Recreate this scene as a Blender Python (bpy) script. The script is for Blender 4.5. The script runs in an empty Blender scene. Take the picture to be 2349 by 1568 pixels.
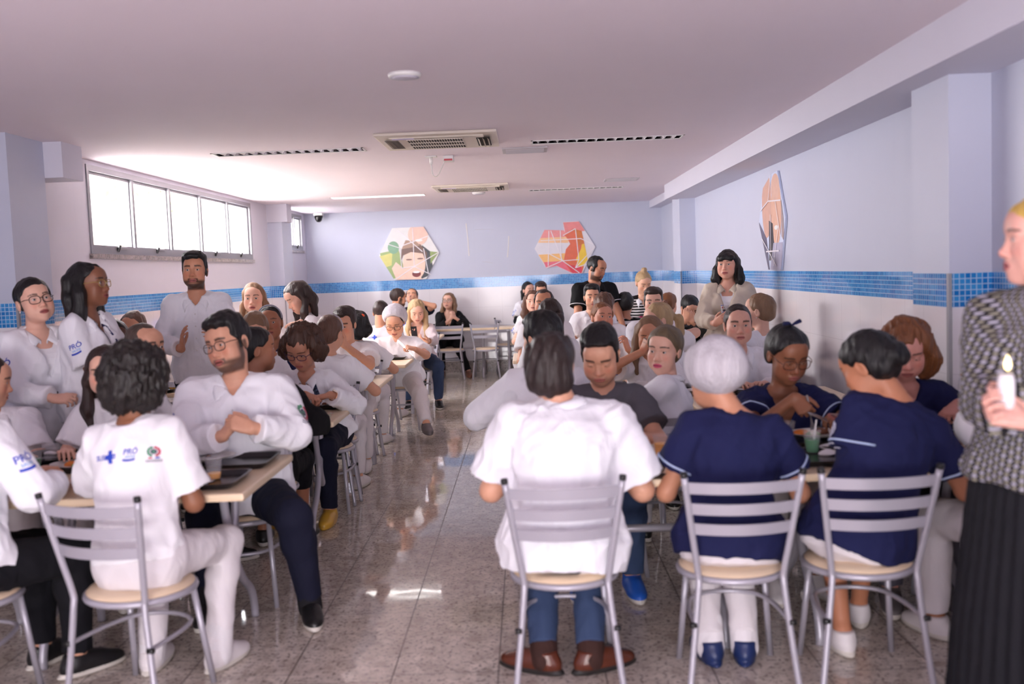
import bpy, bmesh, math, random
import numpy as np
from mathutils import Vector, Matrix
from mathutils.bvhtree import BVHTree
from concurrent.futures import ThreadPoolExecutor
SC = bpy.context.scene
COL = SC.collection
# ---------------------------------------------------------------- camera
YAW, PITCH, ROLL, FPX = 0.0158, 0.0718, 0.0378, 2284.0
IW, IH = 2349, 1568
def cam_axes():
    cy, sy, cp, sp = math.cos(YAW), math.sin(YAW), math.cos(PITCH), math.sin(PITCH)
    f = np.array([-sy * cp, cy * cp, -sp]); r = np.array([cy, sy, 0.0]); u = np.cross(r, f)
    cr, sr = math.cos(ROLL), math.sin(ROLL)
    return cr * r - sr * u, sr * r + cr * u, f
CR, CU, CF = cam_axes()
CAMP = np.array([0.0, 0.0, 1.6])
def ray(x, y): return CF + (x - IW / 2) / FPX * CR - (y - IH / 2) / FPX * CU
def at_y(x, y, Y): d = ray(x, y); return CAMP + d * Y / d[1]
def at_z(x, y, Z): d = ray(x, y); return CAMP + d * (Z - 1.6) / d[2]
def at_x(x, y, X): d = ray(x, y); return CAMP + d * X / d[0]
cd = bpy.data.cameras.new('camera'); cam = bpy.data.objects.new('camera', cd); COL.objects.link(cam)
cd.sensor_width = 36.0; cd.lens = 36.0 * FPX / IW; cd.clip_start = 0.05
cam.matrix_world = Matrix(((CR[0], CU[0], -CF[0], 0), (CR[1], CU[1], -CF[1], 0), (CR[2], CU[2], -CF[2], 1.6), (0, 0, 0, 1)))
cd.dof.use_dof = True; cd.dof.focus_distance = 8.6; cd.dof.aperture_fstop = 1.75
SC.camera = cam
# ---------------------------------------------------------------- sky, daylight, exposure
wd = bpy.data.worlds.new('daylight'); SC.world = wd; wd.use_nodes = True
wb = wd.node_tree.nodes['Background']; wb.inputs[0].default_value = (1.0, 0.965, 0.98, 1); wb.inputs[1].default_value = 14.0
SC.view_settings.view_transform = 'Standard'; SC.view_settings.look = 'None'
SC.view_settings.gamma = 1.0; SC.view_settings.use_curve_mapping = False
SC.view_settings.exposure = 1.76
def area(name, loc, rot, sx, sy, power, color=(1, 1, 1), portal=False):
    l = bpy.data.lights.new(name, 'AREA'); l.shape = 'RECTANGLE'; l.size = sx; l.size_y = sy
    l.energy = power; l.color = color
    if portal: l.cycles.is_portal = True
    o = bpy.data.objects.new(name, l); COL.objects.link(o); o.location = loc; o.rotation_euler = rot; return o
PI = math.pi
# daylight entering by the glazed front behind the photographer and by the windows on the left
area('front_opening_daylight', (-0.4, -3.3, 1.35), (PI / 2 + 0.3, 0, 0), 3.6, 2.1, 150, (1.0, 0.95, 0.96))
area('window_portal', (-3.62, 10.34, 2.21), (0, -PI / 2, 0), 0.74, 4.8, 1, portal=True)
area('window_portal', (-3.62, 15.0, 2.30), (0, -PI / 2, 0), 0.56, 1.5, 1, portal=True)
SC.cycles.use_denoising = True
SC.cycles.max_bounces = 7; SC.cycles.diffuse_bounces = 4; SC.cycles.glossy_bounces = 3
SC.cycles.transmission_bounces = 4; SC.cycles.transparent_max_bounces = 8
SC.cycles.caustics_reflective = False; SC.cycles.caustics_refractive = False
SC.cycles.sample_clamp_indirect = 6.0; SC.cycles.sample_clamp_direct = 1.1

# ---------------------------------------------------------------- materials
def lin(c):
    return tuple(((v / 255) / 12.92 if v / 255 <= 0.04045 else ((v / 255 + 0.055) / 1.055) ** 2.4) for v in c)
class NT:
    def __init__(s, name):
        s.m = bpy.data.materials.new(name); s.m.use_nodes = True; s.t = s.m.node_tree
        s.b = s.t.nodes['Principled BSDF']; s.pos = None
    def n(s, typ, **kw):
        x = s.t.nodes.new(typ)
        for k, v in kw.items():
            if k.startswith('i_'):
                key = k[2:]; key = int(key) if key.isdigit() else key
                x.inputs[key].default_value = v
            else: setattr(x, k, v)
        return x
    def l(s, a, b): s.t.links.new(a, b)
    def val(s, sock, v):
        if hasattr(v, 'links'): s.l(v, sock)
        else: sock.default_value = v
    def math(s, op, a, b=0.0, c=None):
        x = s.n('ShaderNodeMath', operation=op); s.val(x.inputs[0], a); s.val(x.inputs[1], b)
        if c is not None: s.val(x.inputs[2], c)
        return x.outputs[0]
    def mix(s, f, a, b):
        x = s.n('ShaderNodeMix', data_type='RGBA'); s.val(x.inputs[0], f)
        for sock, v in ((x.inputs[6], a), (x.inputs[7], b)):
            if hasattr(v, 'links'): s.l(v, sock)
            else: sock.default_value = (*v, 1)
        return x.outputs[2]
    def obj(s):
        return s.n('ShaderNodeTexCoord').outputs['Object']
    def noise(s, scale, detail=3, vec=None, rough=0.5, dist=0.0):
        x = s.n('ShaderNodeTexNoise'); x.inputs['Scale'].default_value = scale; x.inputs['Detail'].default_value = detail
        x.inputs['Roughness'].default_value = rough; x.inputs['Distortion'].default_value = dist
        if vec is not None: s.l(vec, x.inputs['Vector'])
        return x.outputs[0]
    def ramp(s, f, stops):
        x = s.n('ShaderNodeValToRGB'); e = x.color_ramp.elements
        while len(e) < len(stops): e.new(0.5)
        for q, (p, c) in zip(e, stops): q.position = p; q.color = (*c, 1)
        s.l(f, x.inputs[0]); return x.outputs[0]
    def bump(s, h, strength, dist=0.01):
        x = s.n('ShaderNodeBump'); x.inputs['Strength'].default_value = strength; x.inputs['Distance'].default_value = dist
        s.l(h, x.inputs['Height']); s.l(x.outputs[0], s.b.inputs['Normal'])
    def set(s, color=None, rough=None, metal=None, spec=None, **kw):
        if color is not None:
            if hasattr(color, 'links'): s.l(color, s.b.inputs['Base Color'])
            else: s.b.inputs['Base Color'].default_value = (*color, 1)
        if rough is not None: s.val(s.b.inputs['Roughness'], rough)
        if metal is not None: s.b.inputs['Metallic'].default_value = metal
        if spec is not None: s.b.inputs['Specular IOR Level'].default_value = spec
        for k, v in kw.items(): s.b.inputs[k].default_value = v
        return s.m
MATS = {}
def mat(name, c, rough=0.5, metal=0.0, var=0.06, vs=8.0, bump=0.0, bs=40.0, spec=0.5):
    """plain procedural material: colour with a faint mottle and an optional fine bump"""
    if name in MATS: return MATS[name]
    t = NT(name); col = lin(c); o = t.obj()
    f = t.noise(vs, 3, o)
    d = tuple(max(0, v * (1 - var)) for v in col); u = tuple(min(1, v * (1 + var)) for v in col)
    t.set(t.mix(f, d, u), rough, metal, spec)
    if bump: t.bump(t.noise(bs, 3, o), bump, 0.004)
    MATS[name] = t.m; return t.m
def cloth(name, c, wr=0.55, rough=0.85, fine=420.0, var=0.03):
    if name in MATS: return MATS[name]
    t = NT(name); col = lin(c); o = t.obj()
    mp = t.n('ShaderNodeMapping'); mp.inputs['Scale'].default_value = (1.0, 1.0, 0.55); mp.inputs['Rotation'].default_value = (0.25, 0.5, 0.3)
    t.l(o, mp.inputs['Vector'])
    folds = t.noise(9.0, 2.5, mp.outputs[0], 0.45, 1.1)
    weave = t.noise(fine, 1, o)
    f = t.noise(5.0, 2, o)
    t.set(t.mix(f, tuple(v * (1 - var) for v in col), tuple(min(1, v * (1 + var)) for v in col)), rough, 0, 0.25)
    h = t.math('ADD', t.math('MULTIPLY', folds, 1.0), t.math('MULTIPLY', weave, 0.02))
    t.bump(h, wr, 0.035)
    MATS[name] = t.m; return t.m
def hairmat(name, c, c2=None, rough=0.42):
    if name in MATS: return MATS[name]
    t = NT(name); a = lin(c); b = lin(c2 if c2 else tuple(min(255, v * 1.35 + 6) for v in c)); o = t.obj()
    mp = t.n('ShaderNodeMapping'); mp.inputs['Scale'].default_value = (1.0, 1.0, 0.12); t.l(o, mp.inputs['Vector'])
    s = t.noise(110.0, 3, mp.outputs[0], 0.6, 0.6)
    big = t.noise(26.0, 2, mp.outputs[0], 0.5, 0.4)
    t.set(t.mix(t.math('MULTIPLY', t.math('ADD', s, big), 0.5), a, b), rough, 0, 0.35)
    t.bump(t.math('ADD', s, t.math('MULTIPLY', big, 1.5)), 0.55, 0.012)
    MATS[name] = t.m; return t.m
def skinmat():
    if 'skin' in MATS: return MATS['skin']
    t = NT('skin'); a = t.n('ShaderNodeAttribute'); a.attribute_name = 'Col'
    o = t.obj(); f = t.noise(60.0, 3, o)
    m = t.n('ShaderNodeMix', data_type='RGBA', blend_type='MULTIPLY'); m.inputs[0].default_value = 1.0
    t.l(a.outputs[0], m.inputs[6]); t.l(t.mix(f, (0.9, 0.88, 0.88), (1, 1, 1)), m.inputs[7])
    t.set(m.outputs[2], 0.48, 0, 0.4)
    t.bump(t.noise(900.0, 1, o), 0.05, 0.002)
    MATS['skin'] = t.m; return t.m
# ---------------------------------------------------------------- object helpers
def link(name, me, parent=None, mats=(), loc=None, smooth=True):
    o = bpy.data.objects.new(name, me); COL.objects.link(o)
    for m in mats: me.materials.append(m)
    if smooth and len(me.polygons): me.polygons.foreach_set('use_smooth', np.ones(len(me.polygons), bool))
    if parent is not None: o.parent = parent
    if loc is not None: o.location = loc
    return o
def tag(o, label=None, cat=None, group=None, kind=None):
    if label: o['label'] = label
    if cat: o['category'] = cat
    if group: o['group'] = group
    if kind: o['kind'] = kind
    return o
def empty(name, loc, rz=0.0, label=None, cat=None, group=None):
    o = bpy.data.objects.new(name, None); COL.objects.link(o); o.location = loc; o.rotation_euler = (0, 0, rz)
    o.empty_display_size = 0.05
    return tag(o, label, cat, group)
def mesh(name, v, f):
    me = bpy.data.meshes.new(name); me.from_pydata([tuple(map(float, p)) for p in v], [], [tuple(map(int, q)) for q in f]); me.update(); return me
class MB:
    """collects shapes into one mesh"""
    def __init__(s): s.v = []; s.f = []; s.mi = []
    def add(s, v, f, mi=0):
        n = len(s.v); s.v += [tuple(map(float, p)) for p in v]; s.f += [tuple(int(i) + n for i in q) for q in f]; s.mi += [mi] * len(f); return s
    def box(s, lo, hi, mi=0, bev=0.0):
        if bev > 0:
            bm = bmesh.new(); bmesh.ops.create_cube(bm, size=1.0)
            for q in bm.verts: q.co = Vector([(lo[i] + hi[i]) / 2 + q.co[i] * (hi[i] - lo[i]) for i in range(3)])
            bmesh.ops.bevel(bm, geom=bm.edges[:] , offset=bev, segments=2, affect='EDGES', profile=0.6)
            bm.verts.index_update(); s.add([q.co for q in bm.verts], [[w.index for w in g.verts] for g in bm.faces], mi); bm.free(); return s
        x0, y0, z0 = lo; x1, y1, z1 = hi
        s.add([(x0, y0, z0), (x1, y0, z0), (x1, y1, z0), (x0, y1, z0), (x0, y0, z1), (x1, y0, z1), (x1, y1, z1), (x0, y1, z1)],
              [(3, 2, 1, 0), (4, 5, 6, 7), (0, 1, 5, 4), (1, 2, 6, 5), (2, 3, 7, 6), (3, 0, 4, 7)], mi); return s
    def tube(s, pts, r, n=10, mi=0, closed=False, cap=True, flat=None):
        P = [np.array(p, float) for p in pts]; m = len(P); R = r if hasattr(r, '__len__') else [r] * m
        vs = []; up = None
        for i in range(m):
            a = P[(i - 1) % m] if closed or i > 0 else P[i]; b = P[(i + 1) % m] if closed or i < m - 1 else P[i]
            t = b - a; t /= (np.linalg.norm(t) + 1e-9)
            if up is None:
                up = np.array([0, 0, 1.0]) if abs(t[2]) < 0.9 else np.array([0, 1.0, 0])
            x = np.cross(t, up); x /= (np.linalg.norm(x) + 1e-9); y = np.cross(x, t); up = y
            fy = flat if flat else 1.0
            for k in range(n):
                q = 2 * math.pi * k / n; vs.append(P[i] + R[i] * (math.cos(q) * x + fy * math.sin(q) * y))
        fs = []
        for i in range(m if closed else m - 1):
            j = (i + 1) % m
            for k in range(n): fs.append((i * n + k, i * n + (k + 1) % n, j * n + (k + 1) % n, j * n + k))
        if cap and not closed: fs.append(tuple(range(n - 1, -1, -1))); fs.append(tuple((m - 1) * n + k for k in range(n)))
        return s.add(vs, [f[::-1] for f in fs], mi)
    def lathe(s, prof, n=24, c=(0, 0, 0), mi=0):
        vs = []; fs = []; m = len(prof)
        for (r, z) in prof:
            for k in range(n): a = 2 * math.pi * k / n; vs.append((c[0] + r * math.cos(a), c[1] + r * math.sin(a), c[2] + z))
        for i in range(m - 1):
            for k in range(n): fs.append((i * n + k, i * n + (k + 1) % n, (i + 1) * n + (k + 1) % n, (i + 1) * n + k))
        if prof[0][0] > 1e-4: fs.append(tuple(range(n - 1, -1, -1)))
        if prof[-1][0] > 1e-4: fs.append(tuple((m - 1) * n + k for k in range(n)))
        return s.add(vs, fs, mi)
    def build(s, name, mats, parent=None, smooth=False, loc=None, sharp=None):
        me = mesh(name, s.v, s.f)
        mats = mats if isinstance(mats, (list, tuple)) else [mats]
        o = link(name, me, parent, mats, loc, smooth)
        if len(mats) > 1: me.polygons.foreach_set('material_index', np.array(s.mi, np.int32))
        if smooth and sharp:
            try: me.set_sharp_from_angle(angle=sharp)
            except Exception: pass
        return o
def smooth_path(pts, n=6):
    """Catmull-Rom through the points"""
    P = [np.array(p, float) for p in pts]; out = []
    for i in range(len(P) - 1):
        p0 = P[max(i - 1, 0)]; p1 = P[i]; p2 = P[i + 1]; p3 = P[min(i + 2, len(P) - 1)]
        for k in range(n):
            t = k / n; out.append(0.5 * ((2 * p1) + (-p0 + p2) * t + (2 * p0 - 5 * p1 + 4 * p2 - p3) * t * t + (-p0 + 3 * p1 - 3 * p2 + p3) * t ** 3))
    out.append(P[-1]); return out
def copy_tree(o, parent=None):
    c = o.copy(); COL.objects.link(c)
    if parent is not None: c.parent = parent
    for ch in list(o.children): copy_tree(ch, c)
    return c
# ================================================================ ROOM
XL, XR, YB, YF, ZC = -3.48, 2.183, 15.9, -3.4, 2.613
B0, B1 = 1.348, 1.508
def wallmat(name, axis, up=(194, 197, 215)):
    t = NT(name); g = t.n('ShaderNodeNewGeometry'); sp = t.n('ShaderNodeSeparateXYZ'); t.l(g.outputs['Position'], sp.inputs[0])
    u = sp.outputs[axis]; z = sp.outputs[2]
    def grid(v, p, w, off=0.0):
        fr = t.math('FRACT', t.math('ADD', t.math('DIVIDE', v, p), off + 50))
        return t.math('LESS_THAN', fr, w)
    P = 0.0267
    band = t.math('MULTIPLY', t.math('GREATER_THAN', z, B0), t.math('LESS_THAN', z, B1))
    upper = t.math('GREATER_THAN', z, B1)
    zz = t.math('SUBTRACT', z, B0)
    gm = t.math('MAXIMUM', grid(u, P, 0.15), grid(zz, P, 0.15, 0.07))
    cell = t.n('ShaderNodeCombineXYZ'); t.l(t.math('FLOOR', t.math('DIVIDE', u, P)), cell.inputs[0]); t.l(t.math('FLOOR', t.math('DIVIDE', zz, P)), cell.inputs[1])
    wn = t.n('ShaderNodeTexWhiteNoise'); t.l(cell.outputs[0], wn.inputs['Vector'])
    blue = t.mix(wn.outputs[0], lin((18, 112, 190)), lin((62, 150, 214)))
    mos = t.mix(gm, blue, lin((176, 204, 232)))
    jt = t.math('MAXIMUM', grid(u, 0.385, 0.008), grid(t.math('SUBTRACT', z, 0.47), 0.56, 0.005))
    n = t.noise(3.0, 2, g.outputs['Position'])
    tile = t.mix(jt, t.mix(n, lin((226, 221, 227)), lin((233, 229, 233))), lin((206, 201, 206)))
    jt2 = t.math('MAXIMUM', grid(u, 0.61, 0.004, 0.3), 0.0)
    pnt = t.mix(t.math('MULTIPLY', jt2, 0.35), t.mix(n, lin(up), lin(tuple(c + 4 for c in up))), lin((182, 185, 203)))
    c = t.mix(upper, t.mix(band, tile, mos), pnt)
    rough = t.math('ADD', t.math('MULTIPLY', upper, 0.35), 0.07)
    t.set(c, rough, 0, 0.5); return t.m
WX, WY = wallmat('wall_tile_facing_room_length', 0), wallmat('wall_tile_along_room', 1)
WYL = wallmat('wall_tile_warm_lit_side', 1, (206, 202, 214))  # same tile, pinker above: warm light on this wall put into its colour
def granite(name, a, b, d, rough, joints):
    t = NT(name); g = t.n('ShaderNodeNewGeometry'); p = g.outputs['Position']
    n1 = t.noise(13.0, 5, p, 0.62, 0.6); n2 = t.noise(52.0, 3, p, 0.62); n3 = t.noise(2.2, 2, p)
    c = t.ramp(n1, [(0.3, lin(b)), (0.5, lin(a)), (0.68, lin(tuple(min(255, v * 1.13) for v in a)))])
    sp = t.ramp(n2, [(0.38, (1, 1, 1)), (0.46, (0, 0, 0))])
    f = t.math('MULTIPLY', sp, t.math('GREATER_THAN', n1, 0.36))
    c = t.mix(t.math('MULTIPLY', f, 0.8), c, lin(d))
    c = t.mix(t.math('MULTIPLY', n3, 0.35), c, lin(b))
    r = rough
    if joints:
        s = t.n('ShaderNodeSeparateXYZ'); t.l(p, s.inputs[0])
        cx = t.math('ADD', t.math('DIVIDE', t.math('ADD', s.outputs[0], 0.592), 0.424), 40.0)
        col_ = t.math('FLOOR', cx); wn = t.n('ShaderNodeTexWhiteNoise', noise_dimensions='1D'); t.l(col_, wn.inputs['W'])
        cy = t.math('ADD', t.math('ADD', t.math('DIVIDE', s.outputs[1], 0.80), wn.outputs[0]), 40.0)
        jx = t.math('LESS_THAN', t.math('FRACT', cx), 0.015); jy = t.math('LESS_THAN', t.math('FRACT', cy), 0.006)
        j = t.math('MAXIMUM', jx, jy); c = t.mix(t.math('MULTIPLY', j, 0.85), c, lin((60, 46, 40)))
        cv = t.n('ShaderNodeCombineXYZ'); t.l(col_, cv.inputs[0]); t.l(t.math('FLOOR', cy), cv.inputs[1])
        w2 = t.n('ShaderNodeTexWhiteNoise'); t.l(cv.outputs[0], w2.inputs['Vector'])
        c = t.mix(t.math('MULTIPLY', w2.outputs[0], 0.16), c, lin(b))
        r = t.math('ADD', rough, t.math('MULTIPLY', j, 0.4))
        t.bump(t.noise(2.3, 2, p), 0.02, 0.1)
    t.set(c, r, 0, 0.55); return t.m
GF = granite('polished_granite_floor', (212, 202, 192), (178, 164, 153), (76, 64, 60), 0.05, True)
GB = granite('granite_skirting', (158, 146, 142), (120, 108, 106), (62, 54, 54), 0.25, False)
CEIL = mat('ceiling_paint', (238, 227, 237), 0.9, 0, 0.02, 2.0)
WPNT = mat('beam_paint', (214, 212, 226), 0.7, 0, 0.02, 2.0)
ALU = mat('aluminium', (138, 136, 142), 0.35, 0.4, 0.04)
WHITEP = mat('white_plastic', (232, 230, 230), 0.4, 0, 0.02)
BLACKP = mat('black_plastic', (22, 21, 24), 0.3, 0, 0.1)
def glassmat():
    t = NT('clear_glass'); t.t.nodes.remove(t.b); out = t.t.nodes['Material Output']
    tr = t.n('ShaderNodeBsdfTransparent'); gl = t.n('ShaderNodeBsdfGlossy'); gl.inputs['Roughness'].default_value = 0.02
    mx = t.n('ShaderNodeMixShader'); mx.inputs[0].default_value = 0.06
    t.l(tr.outputs[0], mx.inputs[1]); t.l(gl.outputs[0], mx.inputs[2]); t.l(mx.outputs[0], out.inputs[0]); return t.m
GLASS = glassmat()
def struct(name, mb, m, parent=None, **k):
    o = mb.build(name, m, parent, **k)
    if parent is None: o['kind'] = 'structure'
    return o
struct('floor', MB().box((XL - 0.2, YF, -0.1), (XR + 0.2, YB + 0.2, 0)), GF)
m = MB(); LY = ((7.955, 8.165), (12.8, 13.0)); LX = ((-2.455, -1.255), (0.09, 1.29)); yy = YF
for a, b in LY:
    m.box((XL - 0.2, yy, ZC), (XR + 0.2, a, ZC + 0.1)); xx = XL - 0.2
    for c_, d_ in LX: m.box((xx, a, ZC), (c_, b, ZC + 0.1)); xx = d_
    m.box((xx, a, ZC), (XR + 0.2, b, ZC + 0.1)); yy = b
m.box((XL - 0.2, yy, ZC), (XR + 0.2, YB + 0.2, ZC + 0.1))
struct('ceiling', m, CEIL)
struct('wall_back', MB().box((XL - 0.2, YB, 0), (XR + 0.2, YB + 0.2, ZC)), WX)
struct('wall_right', MB().box((XR, YF, 0), (XR + 0.2, YB, ZC)), WY)
W1 = (7.98, 12.74, 1.86, 2.575); W2 = (14.25, 15.66, 2.03, 2.575)
m = MB(); ys = [YF, W1[0], W1[1], W2[0], W2[1], YB]
for i in range(5):
    a, b = ys[i], ys[i + 1]; w = {1: W1, 3: W2}.get(i)
    if w is None: m.box((XL - 0.2, a, 0), (XL, b, ZC))
    else: m.box((XL - 0.2, a, 0), (XL, b, w[2])); m.box((XL - 0.2, a, w[3]), (XL, b, ZC))
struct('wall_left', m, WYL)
struct('wall_front', MB().box((XL - 0.2, YF - 0.2, 0), (XR + 0.2, YF, ZC)), WX)
struct('baseboard_back', MB().box((XL, YB - 0.012, 0), (XR, YB, 0.18)), GB)
struct('baseboard_right', MB().box((XR - 0.012, YF, 0), (XR, YB, 0.18)), GB)
struct('baseboard_left', MB().box((XL, YF, 0), (XL + 0.012, YB, 0.18)), GB)
# pilasters, beam along the right wall and small drop boxes on the left pilasters
def pilaster(name, lo, hi, side):
    m = MB().box((lo[0], lo[1], 0), (hi[0], hi[1], ZC)); me = mesh(name, m.v, m.f); o = link(name, me, None, [WX, WY], smooth=False); o['kind'] = 'structure'
    for p in me.polygons: p.material_index = 1 if abs(p.normal.x) > 0.5 else 0
    return o
pilaster('wall_pilaster', (1.985, 4.70, 0), (XR, 5.14, 0), 1); pilaster('wall_pilaster', (1.985, 12.75, 0), (XR, 13.35, 0), 1)
pilaster('wall_pilaster', (XL, 6.48, 0), (-3.33, 6.98, 0), 0); pilaster('wall_pilaster', (XL, 13.56, 0), (-3.28, 14.1, 0), 0)
struct('trim_1', MB().box((1.975, 4.688, 0.0), (1.992, 4.712, B1)), ALU); struct('trim_2', MB().box((-3.338, 6.468, 0.0), (-3.322, 6.492, B1)), ALU)
struct('trim_3', MB().box((1.979, 12.74, 0.0), (1.99, 12.76, B1)), ALU); struct('trim_4', MB().box((-3.286, 13.55, 0.0), (-3.276, 13.57, B1)), ALU)
struct('trim_5', MB().box((XR - 0.006, 5.14, 0.18), (XR, 5.165, B1)), ALU)
struct('ceiling_beam', MB().box((1.822, YF, 2.425), (XR, 12.9, ZC)), WPNT); struct('ceiling_beam', MB().box((2.0, 12.9, 2.50), (XR, YB, ZC)), WPNT)
struct('ceiling_box', MB().box((XL, 6.98, 2.365), (-3.2, 7.3, ZC)), WPNT); struct('ceiling_box', MB().box((XL, 13.545, 2.37), (-3.2, 13.82, ZC)), WPNT)
# windows
def window(name, w, mull, latches):
    y0, y1, z0, z1 = w; X = XL - 0.02; fr = 0.045
    m = MB()
    for lo, hi in (((y0, z0), (y1, z0 + fr + 0.02)), ((y0, z1 - fr), (y1, z1)), ((y0, z0 + fr + .02), (y0 + fr, z1 - fr)), ((y1 - fr, z0 + fr + .02), (y1, z1 - fr))):
        m.box((X - 0.06, lo[0], lo[1]), (X + 0.03, hi[0], hi[1]))
    r = struct(name, m, ALU)
    ed = [y0 + fr] + mull + [y1 - fr]
    for q in mull: MB().box((X - 0.045, q - 0.022, z0 + fr), (X + 0.025, q + 0.022, z1 - fr)).build('mullion', ALU, r)
    for a, b in zip(ed[:-1], ed[1:]):
        sa = MB()
        for lo, hi in (((a, z0 + fr), (b, z0 + fr + 0.03)), ((a, z1 - fr - 0.025), (b, z1 - fr)), ((a, z0 + fr + .03), (a + 0.035, z1 - fr - .025)), ((b - 0.035, z0 + fr + .03), (b, z1 - fr - .025))):
            sa.box((X - 0.03, lo[0], lo[1]), (X + 0.0, hi[0], hi[1]))
        s_ = sa.build('sash', ALU, r)
        MB().box((X - 0.018, a + 0.03, z0 + fr + 0.02), (X - 0.012, b - 0.03, z1 - fr - 0.02)).build('pane', GLASS, s_)
    for q in latches:
        l_ = MB().box((X + 0.0, q, z0 + fr - 0.005), (X + 0.045, q + 0.16, z0 + fr + 0.022), bev=0.006).build('latch', ALU, r)
        MB().tube([(X + 0.03, q - 0.02, z0 + fr - 0.02), (X + 0.05, q - 0.015, z0 + fr + 0.035)], 0.012, 8).build('latch_handle', BLACKP, l_)
    MB().box((XL - 0.05, y0 - 0.02, z0 - 0.04), (XL + 0.025, y1 + 0.02, z0)).build('window_sill', GB, r)
    return r
window('window_1', W1, [8.92, 9.85, 10.79, 11.78], [8.52, 9.42, 11.2, 12.2])
window('window_2', W2, [14.72, 15.18], [14.8, 15.27])
# outside the window: trees and a tiled building corner in full daylight
struct('ground_outside', MB().box((-40, -20, -0.5), (XL - 0.3, 45, -0.4)), mat('paving_outside', (170, 168, 160), 0.9))
BARK = mat('bark', (92, 80, 72), 0.9, 0, 0.2, 20); LEAF = mat('leaves', (84, 104, 44), 0.7, 0, 0.25, 3)
def tree(x, y, h, seed, label):
    rs = random.Random(seed); r = empty('tree', (x, y, -0.4), 0, label, 'tree', None)
    tr = MB(); tips = []
    def branch(p, d, l, rad, lev):
        pts = [np.array(p, float)]; dd = np.array(d, float)
        for k in range(4):
            dd = dd + np.array([rs.uniform(-.25, .25), rs.uniform(-.25, .25), rs.uniform(-.12, .2)]); dd /= np.linalg.norm(dd); pts.append(pts[-1] + dd * l / 4)
        tr.tube(pts, [rad * (1 - 0.17 * k) for k in range(5)], 6)
        if lev > 0:
            for k in range(3): branch(pts[rs.randint(2, 4)], dd + np.array([rs.uniform(-1, 1), rs.uniform(-1, 1), rs.uniform(-.3, .6)]), l * 0.62, rad * 0.5, lev - 1)
        if lev < 2: tips.extend(pts[2:])
    branch((0, 0, 0), (0, 0, 1), h * 0.55, 0.2, 3)
    tr.build('trunk', BARK, r, True)
    lf = MB()
    for t in tips:
        for k in range(7):
            c = t + np.array([rs.gauss(0, .35), rs.gauss(0, .35), rs.gauss(0, .22)]); a = np.array([rs.uniform(-1, 1) for _ in range(3)]); a /= np.linalg.norm(a)
            b = np.cross(a, [rs.uniform(-1, 1) for _ in range(3)]); b /= np.linalg.norm(b) + 1e-6; s = rs.uniform(.05, .11)
            lf.add([c - a * s, c + b * s * .5, c + a * s, c - b * s * .5], [(0, 1, 2, 3)])
    lf.build('foliage', LEAF, r)
tree(-9.5, 12.5, 7.5, 3, 'broad pale green tree seen through the nearest panes of the left window')
tree(-8.0, 18.5, 7.0, 8, 'tall bare-branched tree seen through the far panes of the left window')
tag(MB().box((-4.75, 15.2, -0.4), (-4.25, 16.4, 5.0)).build('outdoor_pillar', mat('outdoor_tile', (188, 196, 200), 0.4)), 'grey tiled pillar standing outside the last pane of the left window', 'pillar')
# ---------------------------------------------------------------- ceiling fittings
LAMPM = NT('lit_lamp_diffuser'); LAMPM.set((1, 1, 1), 0.5); LAMPM.b.inputs['Emission Color'].default_value = (1, 0.97, 0.95, 1); LAMPM.b.inputs['Emission Strength'].default_value = 9.0; LAMPM = LAMPM.m
MIRROR = mat('mirror_reflector', (96, 90, 94), 0.08, 1.0, 0.05)
def fluoro(x0, x1, y0, y1, label, lit=False):
    r = empty('ceiling_light', ((x0 + x1) / 2, (y0 + y1) / 2, ZC), 0, label, 'ceiling light', 'recessed louvre ceiling lights')
    a, b = (x1 - x0) / 2, (y1 - y0) / 2; w = 0.014; D = 0.005; H = .075; m = MB()
    for lo, hi in (((-a, -b), (a, -b + w)), ((-a, b - w), (a, b)), ((-a, -b), (-a + w, b)), ((a - w, -b), (a, b))): m.box((lo[0] * 1.012, lo[1] * 1.06, -D), (hi[0] * 1.012, hi[1] * 1.06, 0))
    m.build('frame', WHITEP, r)
    if lit: MB().box((-a + w, -b + w, -D + 0.001), (a - w, b - w, .02)).build('diffuser', LAMPM, r); return
    MB().box((-a + .002, -b + .002, H), (a - .002, b - .002, H + .01)).box((-a + .002, b - .012, 0), (a - .002, b - .002, H)).box((-a + .002, -b + .002, 0), (a - .002, -b + .012, H)).box((-a + .002, -b, 0), (-a + .012, b, H)).box((a - .012, -b, 0), (a - .002, b, H)).build('reflector', MIRROR, r)
    for s in (-1, 1): MB().tube([(-a + .03, s * b * .45, .055), (a - .03, s * b * .45, .055)], .013, 8).build('fluorescent_tube', WHITEP, r, True)
    n = 15; lv = MB()
    for k in range(n):
        x = -a + w + (k + 0.5) * (2 * a - 2 * w) / n
        lv.add([(x - .026, -b + w, .034), (x + .026, -b + w, .034), (x, -b + w, -.001), (x - .026, b - w, .034), (x + .026, b - w, .034), (x, b - w, -.001)], [(0, 1, 2), (5, 4, 3), (0, 3, 4, 1), (1, 4, 5, 2), (2, 5, 3, 0)])
    lv.build('louvre', mat('louvre_white', (235, 233, 235), 0.3, 0.2), r)
fluoro(-2.455, -1.255, 7.955, 8.165, 'unlit louvre ceiling light, near left of the two before the window')
fluoro(0.09, 1.29, 7.955, 8.165, 'unlit louvre ceiling light right of the nearer air conditioner')
fluoro(0.09, 1.29, 12.8, 13.0, 'unlit louvre ceiling light right of the farther air conditioner')
fluoro(-2.455, -1.255, 12.8, 13.0, 'glowing white ceiling light near the left end of the back wall', True)
AC = mat('aged_white_plastic', (222, 212, 200), 0.45, 0, 0.03); DARK = mat('dark_void', (40, 36, 36), 0.8)
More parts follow.
